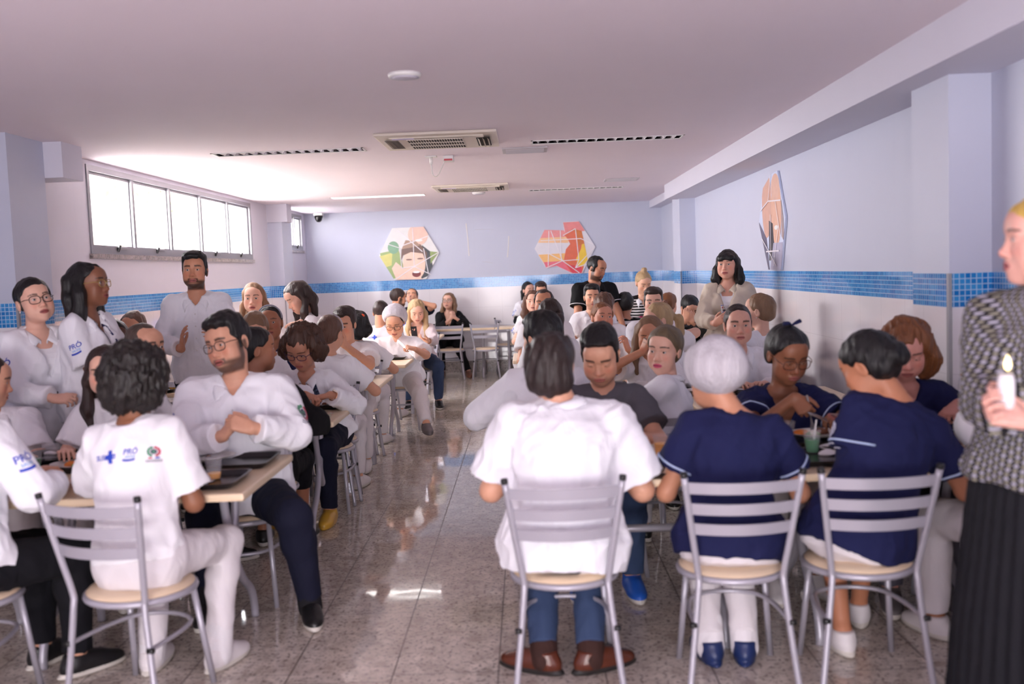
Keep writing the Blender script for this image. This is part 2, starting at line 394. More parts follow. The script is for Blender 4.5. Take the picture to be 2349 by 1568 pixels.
def aircon(x0, x1, y0, y1, label):
    r = empty('air_conditioner', ((x0 + x1) / 2, (y0 + y1) / 2, ZC), 0, label, 'air conditioner', None)
    a, b = (x1 - x0) / 2, (y1 - y0) / 2
    MB().box((-a, -b, -.022), (a, b, 0), bev=.01).box((-a + .1, -b + .1, -.032), (a - .1, b - .1, -.02), bev=.005).build('panel', AC, r)
    MB().box((-a * .5, -b + .16, -.034), (a * .42, b - .16, -.031)).build('intake_backing', DARK, r)
    g = MB()
    for k in range(22): x = -a * .5 + k * (a * .92) / 21; g.box((x - .002, -b + .16, -.038), (x + .002, b - .16, -.033))
    for k in range(4): y = -b + .16 + k * (2 * b - .32) / 3; g.box((-a * .5, y - .0025, -.040), (a * .42, y + .0025, -.034))
    g.build('intake_grille', AC, r)
    for s in (-1, 1):
        MB().box((s * a * .76 - .05, -b + .2, -.034), (s * a * .76 + .05, b - .2, -.031)).build('outlet_backing', DARK if s > 0 else mat('grey_void', (150, 142, 138), .8), r)
        for k in (-1, 0, 1): MB().add([(s * a * .76 + k * .035 - .008, -b + .2, -.031), (s * a * .76 + k * .035 + .010, -b + .2, -.05), (s * a * .76 + k * .035 + .010, b - .2, -.05), (s * a * .76 + k * .035 - .008, b - .2, -.031)], [(0, 1, 2, 3), (3, 2, 1, 0)]).build('louvre', AC, r)
    MB().box((-a + .12, -b + .105, -.036), (-a + .28, -b + .15, -.032)).build('sticker', mat('lilac_sticker', (196, 184, 214), .5), r)
aircon(-1.055, -0.168, 7.2, 8.07, 'nearer square cassette air conditioner in the middle of the ceiling')
aircon(-1.05, -0.16, 11.6, 12.42, 'farther square cassette air conditioner near the back wall')
def disc(x, y, R, label, d=.02):
    r = empty('ceiling_speaker', (x, y, ZC), 0, label, 'speaker')
    MB().lathe([(R, 0), (R, -d * .5), (R * .93, -d), (R * .86, -d)], 36).build('rim', WHITEP, r, True); MB().lathe([(R * .86, -d), (R * .5, -d - .006), (0.0, -d - .008)], 36).build('speaker_grille', mat('speaker_mesh', (205, 200, 214), .6), r, True)
disc(-.574, 5.125, .085, 'round white ceiling speaker nearest the camera'); disc(-.56, 12.9, .085, 'small round ceiling speaker behind the farther air conditioner')
def vent(x0, x1, y0, y1, label):
    r = empty('ceiling_vent', ((x0 + x1) / 2, (y0 + y1) / 2, ZC), 0, label, 'vent'); a, b = (x1 - x0) / 2, (y1 - y0) / 2
    MB().box((-a, -b, -.014), (a, b, 0), bev=.004).build('frame', mat('vent_grey', (196, 190, 196), .5), r)
    MB().box((-a + .03, -b + .03, -.017), (a - .03, b - .03, -.013)).build('cover', mat('vent_light', (206, 198, 204), .5), r)
    s = MB(); [s.box((-a + .03, -b + .05 + k * (2 * b - .1) / 5, -.021), (a - .03, -b + .056 + k * (2 * b - .1) / 5, -.016)) for k in range(6)]; s.build('slat', mat('vent_grey', (196, 190, 196), .5), r)
vent(-.155, .224, 8.33, 8.66, 'flat rectangular ceiling vent beside the nearer air conditioner'); vent(.96, 1.36, 11.6, 11.88, 'flat rectangular ceiling vent close to the right beam')
r = empty('sensor_box', (-.63, 8.76, ZC), 0, 'small white boxed sensor with a red stripe on the ceiling', 'sensor'); MB().box((-.045, -.06, -.05), (.045, .06, 0), bev=.006).build('case', WHITEP, r); MB().box((-.036, -.064, -.046), (.036, -.058, -.03)).build('warning_stripe', mat('red_print', (196, 80, 90), .5), r)
r = empty('socket_plate', (-.78, 8.72, ZC), 0, 'white socket plate with a plugged cable hanging under the ceiling', 'socket'); MB().box((-.05, -.05, -.012), (.05, .05, 0), bev=.004).build('plate', WHITEP, r)
MB().tube([(0, 0, -.01), (0, 0, -.07)], .014, 10).build('plug', WHITEP, r, True); MB().tube(smooth_path([(0, 0, -.07), (.01, 0, -.16), (.05, .01, -.17), (.10, .02, -.08), (.12, .03, -.03)], 5), .004, 6).build('cable', WHITEP, r, True)
r = empty('dome_camera', (-3.22, 15.75, ZC - .04), 0, 'black dome security camera under the ceiling in the back left corner', 'camera'); MB().box((-.07, -.07, 0), (.07, .07, .04), bev=.01).build('mount', WHITEP, r); MB().lathe([(.065, 0), (.064, -.03), (.05, -.075), (.025, -.1), (0, -.105)], 20).build('dome', BLACKP, r, True)
r = empty('power_outlet', (.02, YB, .45), 0, 'white double power outlet low on the back wall', 'outlet'); MB().box((-.04, -.012, -.06), (.04, 0, .06), bev=.004).build('plate', WHITEP, r); MB().box((-.02, -.016, -.03), (.02, -.011, .01)).build('receptacle', mat('outlet_yellow', (200, 190, 90), .5), r)
for i, (a, b) in enumerate((((1069, 512), (1076, 587)), ((1167, 541), (1164, 590)), ((1089, 527), (1132, 526)), ((1106, 600), (1131, 603)))):
    p, q = at_y(*a, YB - .003), at_y(*b, YB - .003); p[1] = q[1] = YB - .002
    tag(MB().tube([p, (p + q) / 2 + np.array([.006, 0, .004]), q], .007, 6, flat=.25).build('tape_mark', mat('old_tape', (226, 220, 216), .6)), ['pale tape scrap standing upright on the back wall, left of the pair', 'pale tape scrap standing upright on the back wall, right of the pair', 'short level tape scrap on the back wall, upper one', 'short level tape scrap on the back wall, lower one'][i], 'tape')
# ---------------------------------------------------------------- faceted photo panels on the walls
def polyclip(poly, n, c):
    out = []
    for i in range(len(poly)):
        a, b = poly[i], poly[(i + 1) % len(poly)]; da = n[0] * a[0] + n[1] * a[1] - c; db = n[0] * b[0] + n[1] * b[1] - c
        if da <= 0: out.append(a)
        if da * db < 0: s = da / (da - db); out.append((a[0] + s * (b[0] - a[0]), a[1] + s * (b[1] - a[1])))
    return out
def panel(name, frame, outline, shapes, lines, label):
    """frame maps (u, v, depth) to the world; outline and shapes are given in wall units"""
    r = empty(name, frame(0, 0, 0), 0, label, 'wall art'); o = np.array(frame(0, 0, 0)); W = lambda u, v, d: np.array(frame(u, v, d)) - o
    n = len(outline); m = MB()
    m.add([W(u, v, .002) for u, v in outline] + [W(u, v, .02) for u, v in outline], [tuple(range(n)), tuple(range(2 * n - 1, n - 1, -1))] + [(i, n + i, n + (i + 1) % n, (i + 1) % n) for i in range(n)])
    m.build('board', mat('art_board_' + shapes[0], shapes[1], .35), r)
    for k, (nm, col, kind, dat) in enumerate(shapes[2]):
        if kind == 'e': cx, cy, rx, ry = dat; pts = [(cx + rx * math.cos(2 * PI * i / 20), cy + ry * math.sin(2 * PI * i / 20)) for i in range(20)]
        else: pts = dat
        cu, cv = sum(p[0] for p in outline) / n, sum(p[1] for p in outline) / n
        ar = sum(outline[i][0] * outline[(i + 1) % n][1] - outline[(i + 1) % n][0] * outline[i][1] for i in range(n)); sg = 1 if ar > 0 else -1
        for i in range(n):
            a, b = outline[i], outline[(i + 1) % n]; nx, ny = (b[1] - a[1]) * sg, -(b[0] - a[0]) * sg
            if nx * cu + ny * cv - (nx * a[0] + ny * a[1]) < 0 and len(pts) > 2 and kind != 'x': pts = polyclip(pts, (nx, ny), nx * a[0] + ny * a[1])
        if len(pts) > 2:
            d = .0205 + .0004 * (k + 1); q = len(pts)
            MB().add([W(u, v, d) for u, v in pts] + [W(u, v, .0195) for u, v in pts], [tuple(range(q - 1, -1, -1))] + [(i, (i + 1) % q, q + (i + 1) % q, q + i) for i in range(q)]).build(nm, mat('art_' + nm + '_%d_%d_%d' % col, col, .35, 0, .12, 14), r)
    lm = MB()
    for q_, (a, b) in enumerate(lines):
        dd = .0272 + .00015 * q_
        a, b = np.array(a), np.array(b); t = (b - a) / np.linalg.norm(b - a) * .006; t = np.array([-t[1], t[0]])
        lm.add([W(*(a - t), dd), W(*(b - t), dd), W(*(b + t), dd), W(*(a + t), dd)], [(0, 1, 2, 3)])
    lm.build('facet_line', mat('facet_white', (238, 232, 238), .4), r); return r
fb = lambda u, v, d: (u, YB - d, v); fr_ = lambda u, v, d: (XR - d, u, v)
panel('photo_panel', fb, [(-2.085, 2.339), (-1.585, 2.341), (-1.353, 1.925), (-1.58, 1.512), (-2.088, 1.518), (-2.314, 1.913)],
    ('meadow', (228, 226, 226), [('grass', (150, 170, 110), 'p', [(-2.3, 1.95), (-2.0, 2.0), (-1.9, 1.6), (-2.2, 1.5)]), ('sunny_grass', (206, 200, 120), 'p', [(-2.31, 1.9), (-2.1, 1.95), (-2.12, 1.75), (-2.3, 1.7)]), ('bush', (120, 160, 130), 'e', (-2.08, 2.03, .09, .1)), ('jacket', (62, 66, 74), 'p', [(-1.62, 2.05), (-1.5, 1.95), (-1.45, 1.6), (-1.65, 1.52), (-1.75, 1.75)]), ('lawn', (140, 158, 96), 'p', [(-1.5, 1.95), (-1.36, 1.93), (-1.5, 1.75)]),
        ('arm', (240, 204, 186), 'p', [(-2.05, 1.8), (-1.85, 1.62), (-1.6, 1.5), (-2.05, 1.5), (-2.12, 1.7)]), ('upper_face', (238, 196, 180), 'e', (-1.68, 2.22, .16, .17)), ('upper_smile', (250, 240, 236), 'e', (-1.67, 2.13, .06, .02)), ('face', (244, 205, 186), 'e', (-1.76, 1.76, .18, .26)), ('hair', (116, 88, 80), 'p', [(-1.97, 1.8), (-1.95, 2.0), (-1.82, 2.09), (-1.65, 2.07), (-1.55, 1.93), (-1.56, 1.8), (-1.62, 1.92), (-1.8, 1.95), (-1.93, 1.9)]), ('curls', (170, 138, 120), 'p', [(-1.95, 2.0), (-1.88, 2.14), (-1.72, 2.12), (-1.65, 2.05), (-1.8, 2.02)]), ('brow', (120, 90, 84), 'e', (-1.84, 1.83, .05, .012)), ('brow', (120, 90, 84), 'e', (-1.66, 1.84, .05, .012)), ('mouth', (120, 40, 44), 'e', (-1.73, 1.6, .07, .05)), ('teeth', (250, 246, 244), 'e', (-1.73, 1.63, .055, .018))]),
    [((-2.0, 2.3), (-1.62, 1.95)), ((-1.76, 2.33), (-1.76, 1.7)), ((-1.95, 2.05), (-1.5, 2.2)), ((-1.76, 1.72), (-1.36, 1.93)), ((-1.76, 1.72), (-2.06, 1.53)), ((-1.98, 2.02), (-1.96, 1.7)), ((-1.96, 1.7), (-1.76, 1.72)), ((-1.76, 1.72), (-1.5, 1.58)), ((-1.6, 2.0), (-1.54, 1.6)), ((-2.2, 2.1), (-1.98, 2.02))], 'hexagonal photo panel of two laughing children on the back wall')
panel('photo_panel', fb, [(.331, 2.219), (.64, 2.2), (.63, 2.33), (.882, 2.336), (1.131, 1.92), (.903, 1.507), (.75, 1.515), (.5, 1.64), (.338, 1.611), (.162, 1.929)],
    ('sunset', (226, 222, 230), [('pink_sky', (236, 150, 150), 'x', [(.331, 2.219), (.64, 2.2), (.7, 2.05), (.26, 2.09)]), ('warm_sky', (244, 196, 150), 'x', [(.26, 2.09), (.72, 2.1), (.7, 2.0), (.22, 2.02)]), ('sand', (246, 190, 120), 'x', [(.22, 1.83), (.7, 1.84), (.72, 1.7), (.3, 1.7)]), ('rose', (232, 110, 130), 'x', [(.3, 1.71), (.72, 1.72), (.75, 1.52), (.5, 1.645), (.338, 1.615)]), ('sky_patch', (234, 140, 140), 'x', [(.63, 2.325), (.88, 2.33), (.97, 2.18), (.66, 2.14)]),
        ('figure', (226, 110, 80), 'x', [(.64, 2.13), (.78, 2.22), (.93, 2.12), (.97, 1.9), (.93, 1.6), (.9, 1.52), (.72, 1.54), (.62, 1.72), (.66, 1.9), (.73, 1.98), (.7, 2.05)]), ('glow', (250, 206, 70), 'x', [(.93, 2.05), (.97, 1.9), (1.0, 1.72), (.85, 1.55), (.82, 1.75), (.9, 1.9)]), ('hair', (212, 120, 60), 'x', [(.78, 2.22), (.92, 2.18), (.95, 1.98), (.86, 1.95), (.84, 2.1)]), ('hips', (222, 70, 90), 'x', [(.66, 1.66), (.9, 1.62), (.9, 1.515), (.75, 1.52)])]),
    [((.4, 2.2), (.37, 1.65)), ((.43, 2.2), (.6, 1.72)), ((.6, 1.72), (.34, 1.62)), ((.37, 1.85), (.6, 1.72)), ((.6, 1.72), (.86, 1.73)), ((.58, 2.2), (.58, 1.74)), ((.82, 2.22), (.86, 1.73)), ((.6, 1.72), (.86, 1.52)), ((.86, 1.73), (.8, 1.6)), ((.8, 1.6), (1.1, 1.9)), ((.8, 1.6), (1.0, 1.66)), ((.26, 2.05), (.9, 2.06)), ((.62, 2.12), (.82, 2.22)), ((.9, 2.06), (1.1, 1.96))], 'faceted orange photo panel of a woman at sunset on the back wall')
panel('photo_panel', fr_, [(9.05, 2.25), (8.75, 2.345), (8.54, 2.356), (8.30, 1.95), (8.47, 1.516), (8.9, 1.52), (9.23, 1.95)],
    ('couple', (206, 214, 238), [('face', (214, 168, 148), 'e', (8.93, 2.1, .17, .3)), ('face', (226, 178, 152), 'e', (8.6, 2.02, .17, .3)), ('forehead', (222, 180, 160), 'e', (8.62, 2.22, .14, .12)), ('sweater', (96, 92, 116), 'p', [(9.22, 1.95), (8.95, 1.8), (8.85, 1.5), (9.1, 1.5)]), ('dark_shirt', (48, 44, 50), 'p', [(8.85, 1.95), (8.72, 1.92), (8.66, 1.6), (8.86, 1.6)]), ('shirt', (176, 172, 196), 'p', [(8.7, 1.75), (8.4, 1.75), (8.45, 1.5), (8.85, 1.5)]), ('smile', (250, 244, 240), 'e', (8.6, 1.88, .06, .02)), ('hair', (170, 150, 150), 'p', [(8.42, 2.1), (8.36, 1.95), (8.34, 1.75), (8.42, 1.8)])]),
    [((9.15, 2.05), (8.85, 2.12)), ((8.85, 2.12), (8.42, 2.1)), ((8.85, 2.12), (8.75, 2.34)), ((8.78, 2.0), (8.78, 1.6)), ((9.1, 1.8), (8.6, 1.55)), ((8.95, 1.68), (8.5, 1.68)), ((8.5, 1.9), (8.7, 1.55)), ((8.6, 2.1), (8.45, 1.8))], 'tall narrow-looking hexagonal photo panel of a smiling couple on the right wall')

# ================================================================ FURNITURE
METAL = mat('grey_enamelled_steel', (176, 173, 184), .32, .25, .03)
SEATM = mat('beige_laminate', (232, 208, 178), .38, 0, .03)
TOPM = mat('cream_laminate', (236, 212, 180), .3, 0, .03)
def make_chair():
    r = empty('dining_chair', (0, 0, 0))
    MB().lathe([(0, .457), (.17, .456), (.192, .449), (.2, .44), (.19, .43), (0, .43)], 36).build('seat', SEATM, r, True, sharp=.9)
    MB().tube([(.2 * math.cos(2 * PI * k / 32), .2 * math.sin(2 * PI * k / 32), .425) for k in range(32)], .013, 10, closed=True).build('seat_frame', METAL, r, True)
    for s in (-1, 1):
        MB().tube(smooth_path([(s * .205, -.215, 0), (s * .18, -.2, .2), (s * .158, -.19, .40), (s * .158, -.188, .46), (s * .178, -.215, .6), (s * .212, -.262, .84)], 5), .0125, 12).build('leg', METAL, r, True)
        MB().tube([(s * .212, -.262, .836), (s * .2135, -.264, .853)], .0135, 12).build('cap', BLACKP, r, True)
        MB().tube([(s * .15, .11, .425), (s * .185, .165, 0)], .0125, 12).build('leg', METAL, r, True)
    for z, w, y in ((.795, .203, -.255), (.715, .19, -.238), (.637, .178, -.222)):
        m = MB(); n = 14; v = []
        for k in range(n + 1):
            q = -1 + 2 * k / n; x = w * q; yy = y - .045 * (1 - q * q)
            for dz, dy in ((-.021, 0), (.021, -.006), (.021, .003), (-.021, .009)): v.append((x, yy + dy, z + dz))
        f = []
        for k in range(n):
            for j in range(4): f.append((4 * k + j, 4 * k + (j + 1) % 4, 4 * k + 4 + (j + 1) % 4, 4 * k + 4 + j))
        f += [(3, 2, 1, 0), (4 * n, 4 * n + 1, 4 * n + 2, 4 * n + 3)]
        m.add(v, [g[::-1] for g in f]).build('back_slat', METAL, r, True, sharp=.7)
    pts = smooth_path([(-.175, -.205, .27), (-.165, 0, .27), (-.12, .13, .27), (0, .175, .27), (.12, .13, .27), (.165, 0, .27), (.175, -.205, .27)], 5)
    MB().tube(pts, .009, 8).build('stretcher', METAL, r, True)
    for s in (-1, 1): MB().tube([(s * .17, -.205, .27), (s * .195, -.205, .27)], .011, 8).build('bolt', BLACKP, r, True)
    return r
CHAIR0 = make_chair(); chair_n = [0]
def chair(x, y, yaw, label, group='grey tubular dining chairs'):
    """yaw: direction the sitter faces, 0 = towards the camera, 180 = away"""
    c = CHAIR0 if chair_n[0] == 0 else copy_tree(CHAIR0); chair_n[0] += 1
    c.location = (x, y, 0); c.rotation_euler = (0, 0, math.radians(yaw + 180)); tag(c, label, 'chair', group); return c
def make_table(L, D):
    r = empty('dining_table', (0, 0, 0)); t = .034
    MB().box((-L / 2, -D / 2, .75 - t), (L / 2, D / 2, .75), bev=.012).build('tabletop', TOPM, r)
    for s in (-1, 1):
        x = s * (L / 2 - .19)
        for q in (-1, 1):
            MB().tube(smooth_path([(x, q * .10, .716), (x, q * .075, .6), (x, q * .026, .44), (x, q * .03, .36), (x, q * .12, .24), (x, q * .24, .15), (x, q * .285, .06), (x, q * .29, 0)], 4), .019, 12).build('leg', METAL, r, True)
        MB().box((x - .02, -.3, .70), (x + .02, .3, .716)).build('bracket', METAL, r)
    MB().tube([(-L / 2 + .19, 0, .44), (L / 2 - .19, 0, .44)], .017, 10).build('stretcher', METAL, r, True)
    return r
TABS = {}
ROWS = [3.92, 5.80, 7.62, 9.35, 11.2, 13.0]; TD = .86
ordn = ['front row', 'second row', 'third row', 'fourth row', 'fifth row', 'sixth row']
def table(key, x, y, L, label, D=TD):
    k = (L, D); t = copy_tree(TABS[k]) if k in TABS else TABS.setdefault(k, make_table(L, D)); t.location = (x, y, 0); return tag(t, label, 'table', 'cream topped dining tables')
for i, y in enumerate(ROWS):
    table(0, -1.16 - .56, y + TD / 2, 1.12, 'cream table at the aisle, left side, %s from the camera' % ordn[i])
    table(0, -1.16 - 1.13 - .5, y + TD / 2, 1.0, 'cream table by the window wall, left side, %s from the camera' % ordn[i])
    table(0, -.15 + .56, y + TD / 2, 1.12, 'cream table at the aisle, right side, %s from the camera' % ordn[i])
    table(0, -.15 + 1.13 + .5, y + TD / 2, 1.0, 'cream table by the right wall, right side, %s from the camera' % ordn[i])
table(0, -1.05, 15.2, 1.12, 'narrow cream table along the back wall, left one', .46); table(0, .08, 15.2, 1.12, 'narrow cream table along the back wall, right one', .46)
chair(-1.16, 14.93, 180, 'empty chair at the back table in front of the woman in the black jacket'); chair(-.63, 14.93, 180, 'empty chair at the back table beside the one before the black jacket')
chair(-.30, 15.62, 0, 'empty chair behind the back table beside the white blouse woman'); 
# ================================================================ PEOPLE: surfaces grown from blended solids
A3 = lambda *p: np.array(p, float)
def nrm(v): v = np.asarray(v, float); return v / (np.linalg.norm(v) + 1e-9)
class Cap:
    def __init__(s, a, b, ra, rb=None, k=.02, op='u', flat=None, fn=None, cut=None, r2=None):
        s.a, s.b, s.ra, s.rb, s.k, s.op = A3(*a), A3(*b), ra, ra if rb is None else rb, k, op
        s.flat, s.n = flat, (nrm(fn) if fn is not None else None); s.cut = cut
        r = max(s.ra, s.rb); s.lo = np.minimum(s.a, s.b) - r; s.hi = np.maximum(s.a, s.b) + r
    def d(s, X, Y, Z):
        ba = s.b - s.a; L2 = float(ba @ ba) + 1e-9
        px, py, pz = X - s.a[0], Y - s.a[1], Z - s.a[2]
        h = np.clip((px * ba[0] + py * ba[1] + pz * ba[2]) / L2, 0, 1)
        dx, dy, dz = px - ba[0] * h, py - ba[1] * h, pz - ba[2] * h
        q = dx * dx + dy * dy + dz * dz
        if s.flat: q = q + (1 / s.flat ** 2 - 1) * (dx * s.n[0] + dy * s.n[1] + dz * s.n[2]) ** 2
        d = np.sqrt(q) - (s.ra + (s.rb - s.ra) * h)
        if s.cut is not None:
            c, n = s.cut; d = np.maximum(d, (X - c[0]) * n[0] + (Y - c[1]) * n[1] + (Z - c[2]) * n[2])
        return d
class Ell:
    def __init__(s, c, r, R=None, k=.02, op='u', cut=None):
        s.c, s.r, s.k, s.op, s.cut = A3(*c), A3(*r), k, op, cut
        s.R = np.eye(3) if R is None else np.array(R, float)      # columns are the axes
        e = np.sqrt(((s.R * s.r) ** 2).sum(1)); s.lo, s.hi = s.c - e, s.c + e
    def d(s, X, Y, Z):
        px, py, pz = X - s.c[0], Y - s.c[1], Z - s.c[2]; R = s.R
        a = (px * R[0, 0] + py * R[1, 0] + pz * R[2, 0]) / s.r[0]; b = (px * R[0, 1] + py * R[1, 1] + pz * R[2, 1]) / s.r[1]; c = (px * R[0, 2] + py * R[1, 2] + pz * R[2, 2]) / s.r[2]
        k0 = np.sqrt(a * a + b * b + c * c); k1 = np.sqrt((a / s.r[0]) ** 2 + (b / s.r[1]) ** 2 + (c / s.r[2]) ** 2) + 1e-6
        d = k0 * (k0 - 1) / k1
        if s.cut is not None:
            c, n = s.cut; d = np.maximum(d, (X - c[0]) * n[0] + (Y - c[1]) * n[1] + (Z - c[2]) * n[2])
        return d
class Loft:
    """elliptical sections (t, half width, half depth, forward offset) along A->B"""
    def __init__(s, A, B, lat, st, infl=0.0, k=.03, op='u'):
        s.A, s.B = A3(*A), A3(*B); s.w = nrm(s.B - s.A); s.L = np.linalg.norm(s.B - s.A)
        s.u = nrm(A3(*lat) - s.w * (A3(*lat) @ s.w)); s.v = np.cross(s.u, s.w)
        s.t, s.sa, s.sb, s.so = [np.array(q, float) for q in zip(*st)]; s.sa = s.sa + infl; s.sb = s.sb + infl
        s.k, s.op = k, op; r = max(s.sa.max(), s.sb.max() + abs(s.so).max())
        p = [s.A + s.w * s.L * t for t in (s.t[0], s.t[-1])]; s.lo = np.minimum(*p) - r; s.hi = np.maximum(*p) + r
    def d(s, X, Y, Z):
        px, py, pz = X - s.A[0], Y - s.A[1], Z - s.A[2]
        w = (px * s.w[0] + py * s.w[1] + pz * s.w[2]) / s.L
        u = px * s.u[0] + py * s.u[1] + pz * s.u[2]; v = px * s.v[0] + py * s.v[1] + pz * s.v[2]
        a = np.interp(w, s.t, s.sa); b = np.interp(w, s.t, s.sb); o = np.interp(w, s.t, s.so)
        d = (np.sqrt((u / a) ** 2 + ((v - o) / b) ** 2) - 1) * np.minimum(a, b)
        return np.maximum(d, np.maximum(w - s.t[-1], s.t[0] - w) * s.L)
class Half:
    def __init__(s, c, n, k=.008, op='i'): s.c, s.n, s.k, s.op, s.lo = A3(*c), nrm(n), k, op, None
    def d(s, X, Y, Z): return (X - s.c[0]) * s.n[0] + (Y - s.c[1]) * s.n[1] + (Z - s.c[2]) * s.n[2]
class Fn:
    def __init__(s, f, lo, hi, k=.01, op='u'): s.d, s.lo, s.hi, s.k, s.op = f, A3(*lo), A3(*hi), k, op
def waves(seed, f, n=7, stretch=(1, 1, 1)):
    rs = np.random.RandomState(seed); K = rs.normal(size=(n, 3)); K /= np.linalg.norm(K, axis=1)[:, None]; K = K * f * rs.uniform(.6, 1.5, size=(n, 1)) * np.array(stretch); ph = rs.uniform(0, 6.28, n)
    return lambda P: sum(np.sin(P[:, 0] * K[i, 0] + P[:, 1] * K[i, 1] + P[:, 2] * K[i, 2] + ph[i]) for i in range(n)) / math.sqrt(n)
def grow(prims, res, region=None, disp=None):
    us = [p for p in prims if p.op == 'u']
    lo = np.min([p.lo for p in us], 0) - 3.5 * res; hi = np.max([p.hi for p in us], 0) + 3.5 * res
    if region is not None: lo = np.maximum(lo, region[0]); hi = np.minimum(hi, region[1])
    N = np.maximum(np.ceil((hi - lo) / res).astype(int) + 1, 4)
    ax = [(lo[i] + np.arange(N[i]) * res).astype(np.float32) for i in range(3)]
    F = np.full(tuple(N), .12, np.float32)
    for p in prims:
        if p.lo is None: i0, i1 = np.zeros(3, int), N
        else:
            pad = p.k + 3 * res
            i0 = np.clip(np.floor((p.lo - pad - lo) / res).astype(int), 0, N); i1 = np.clip(np.ceil((p.hi + pad - lo) / res).astype(int) + 1, 0, N)
        if (i1 <= i0).any(): continue
        sl = tuple(slice(a, b) for a, b in zip(i0, i1))
        d = np.asarray(p.d(ax[0][sl[0]][:, None, None], ax[1][sl[1]][None, :, None], ax[2][sl[2]][None, None, :]), np.float32)
        f = F[sl]; k = max(p.k, 1e-4)
        if p.op == 'u': h = np.maximum(k - np.abs(f - d), 0); F[sl] = np.minimum(f, d) - h * h / (4 * k)
        else:
            if p.op == 's': d = -d
            h = np.maximum(k - np.abs(f - d), 0); F[sl] = np.maximum(f, d) + h * h / (4 * k)
    if disp is not None:
        ii = np.nonzero(np.abs(F) < 4 * res); P = np.stack([ax[j][ii[j]] for j in range(3)], 1); F[ii] += disp(P).astype(np.float32)
    S = F < 0; nx, ny, nz = N; cid = lambda i, j, k: (i * ny + j) * nz + k
    E = []
    for a in range(3):
        s0 = [slice(None)] * 3; s1 = [slice(None)] * 3; s0[a] = slice(0, -1); s1[a] = slice(1, None)
        x = np.nonzero(S[tuple(s0)] != S[tuple(s1)]); ix = np.stack(x, 1); jx = ix.copy(); jx[:, a] += 1
        f0 = F[tuple(ix.T)]; f1 = F[tuple(jx.T)]; t = f0 / (f0 - f1 + 1e-12); pos = ix.astype(np.float64); pos[:, a] += t
        b, c = (a + 1) % 3, (a + 2) % 3
        ok = (ix[:, b] > 0) & (ix[:, c] > 0) & (ix[:, b] < N[b] - 1) & (ix[:, c] < N[c] - 1); ix, pos, f0 = ix[ok], pos[ok], f0[ok]
        cells = []
        for db, dc in ((-1, -1), (0, -1), (0, 0), (-1, 0)):
            q = ix.copy(); q[:, b] += db; q[:, c] += dc; cells.append(cid(q[:, 0], q[:, 1], q[:, 2]))
        E.append((np.stack(cells, 1), pos, f0 < 0))
    allc = np.concatenate([e[0].ravel() for e in E])
    if len(allc) == 0: return np.zeros((0, 3)), np.zeros((0, 4), int)
    un, inv = np.unique(allc, return_inverse=True); w = np.bincount(inv, minlength=len(un)); allp = np.concatenate([np.repeat(e[1], 4, 0) for e in E])
    V = np.stack([np.bincount(inv, allp[:, i], len(un)) / w for i in range(3)], 1); V = lo + V * res
    Q = []; off = 0
    for cells, pos, ins in E:
        q = inv[off:off + cells.size].reshape(-1, 4); off += cells.size; Q.append(np.where(ins[:, None], q, q[:, ::-1]))
    return V, np.concatenate(Q)
def np_mesh(name, V, Q, origin):
    me = bpy.data.meshes.new(name); n, q = len(V), len(Q); k = Q.shape[1]
    me.vertices.add(n); me.vertices.foreach_set('co', (V - origin).astype(np.float32).ravel())
    me.loops.add(q * k); me.loops.foreach_set('vertex_index', Q.astype(np.int32).ravel()); me.polygons.add(q)
    me.polygons.foreach_set('loop_start', np.arange(0, q * k, k, dtype=np.int32)); me.polygons.foreach_set('use_smooth', np.ones(q, bool)); me.update(calc_edges=True); me.validate(); return me
def rotz(a): c, s = math.cos(a), math.sin(a); return np.array([[c, -s, 0], [s, c, 0], [0, 0, 1.0]])
class Frame:
    """local frame: x to the person's left, y forward, z up"""
    def __init__(s, o, yaw, pitch=0.0, roll=0.0, sc=1.0):
        a = math.radians(yaw); x = A3(math.cos(a), math.sin(a), 0); y = A3(math.sin(a), -math.cos(a), 0); x = -x if False else x
        p = math.radians(pitch); z = A3(0, 0, 1.0)
        y2 = y * math.cos(p) - z * math.sin(p); z2 = z * math.cos(p) + y * math.sin(p)
        r = math.radians(roll); x3 = x * math.cos(r) - z2 * math.sin(r); z3 = z2 * math.cos(r) + x * math.sin(r)
        s.o = A3(*o); s.x, s.y, s.z, s.s = x3, y2, z3, sc; s.R = np.stack([s.x, s.y, s.z], 1)
    def w(s, x, y, z): return s.o + s.s * (x * s.x + y * s.y + z * s.z)
    def loc(s, P): return (P - s.o) @ s.R / s.s
    def ell(s, c, r, rot=None, **k):
        R = s.R if rot is None else s.R @ rot
        k.setdefault('k', .012); k['k'] *= s.s; return Ell(s.w(*c), np.array(r) * s.s, R, **k)
    def cap(s, a, b, ra, rb=None, **k):
        k.setdefault('k', .012); k['k'] *= s.s; return Cap(s.w(*a), s.w(*b), ra * s.s, (ra if rb is None else rb) * s.s, **k)
    def half(s, c, n, **k): return Half(s.w(*c), s.R @ np.array(n, float), **k)
def rx(a): c, s = math.cos(a), math.sin(a); return np.array([[1, 0, 0], [0, c, -s], [0, s, c]])
def ry(a): c, s = math.cos(a), math.sin(a); return np.array([[c, 0, s], [0, 1, 0], [-s, 0, c]])
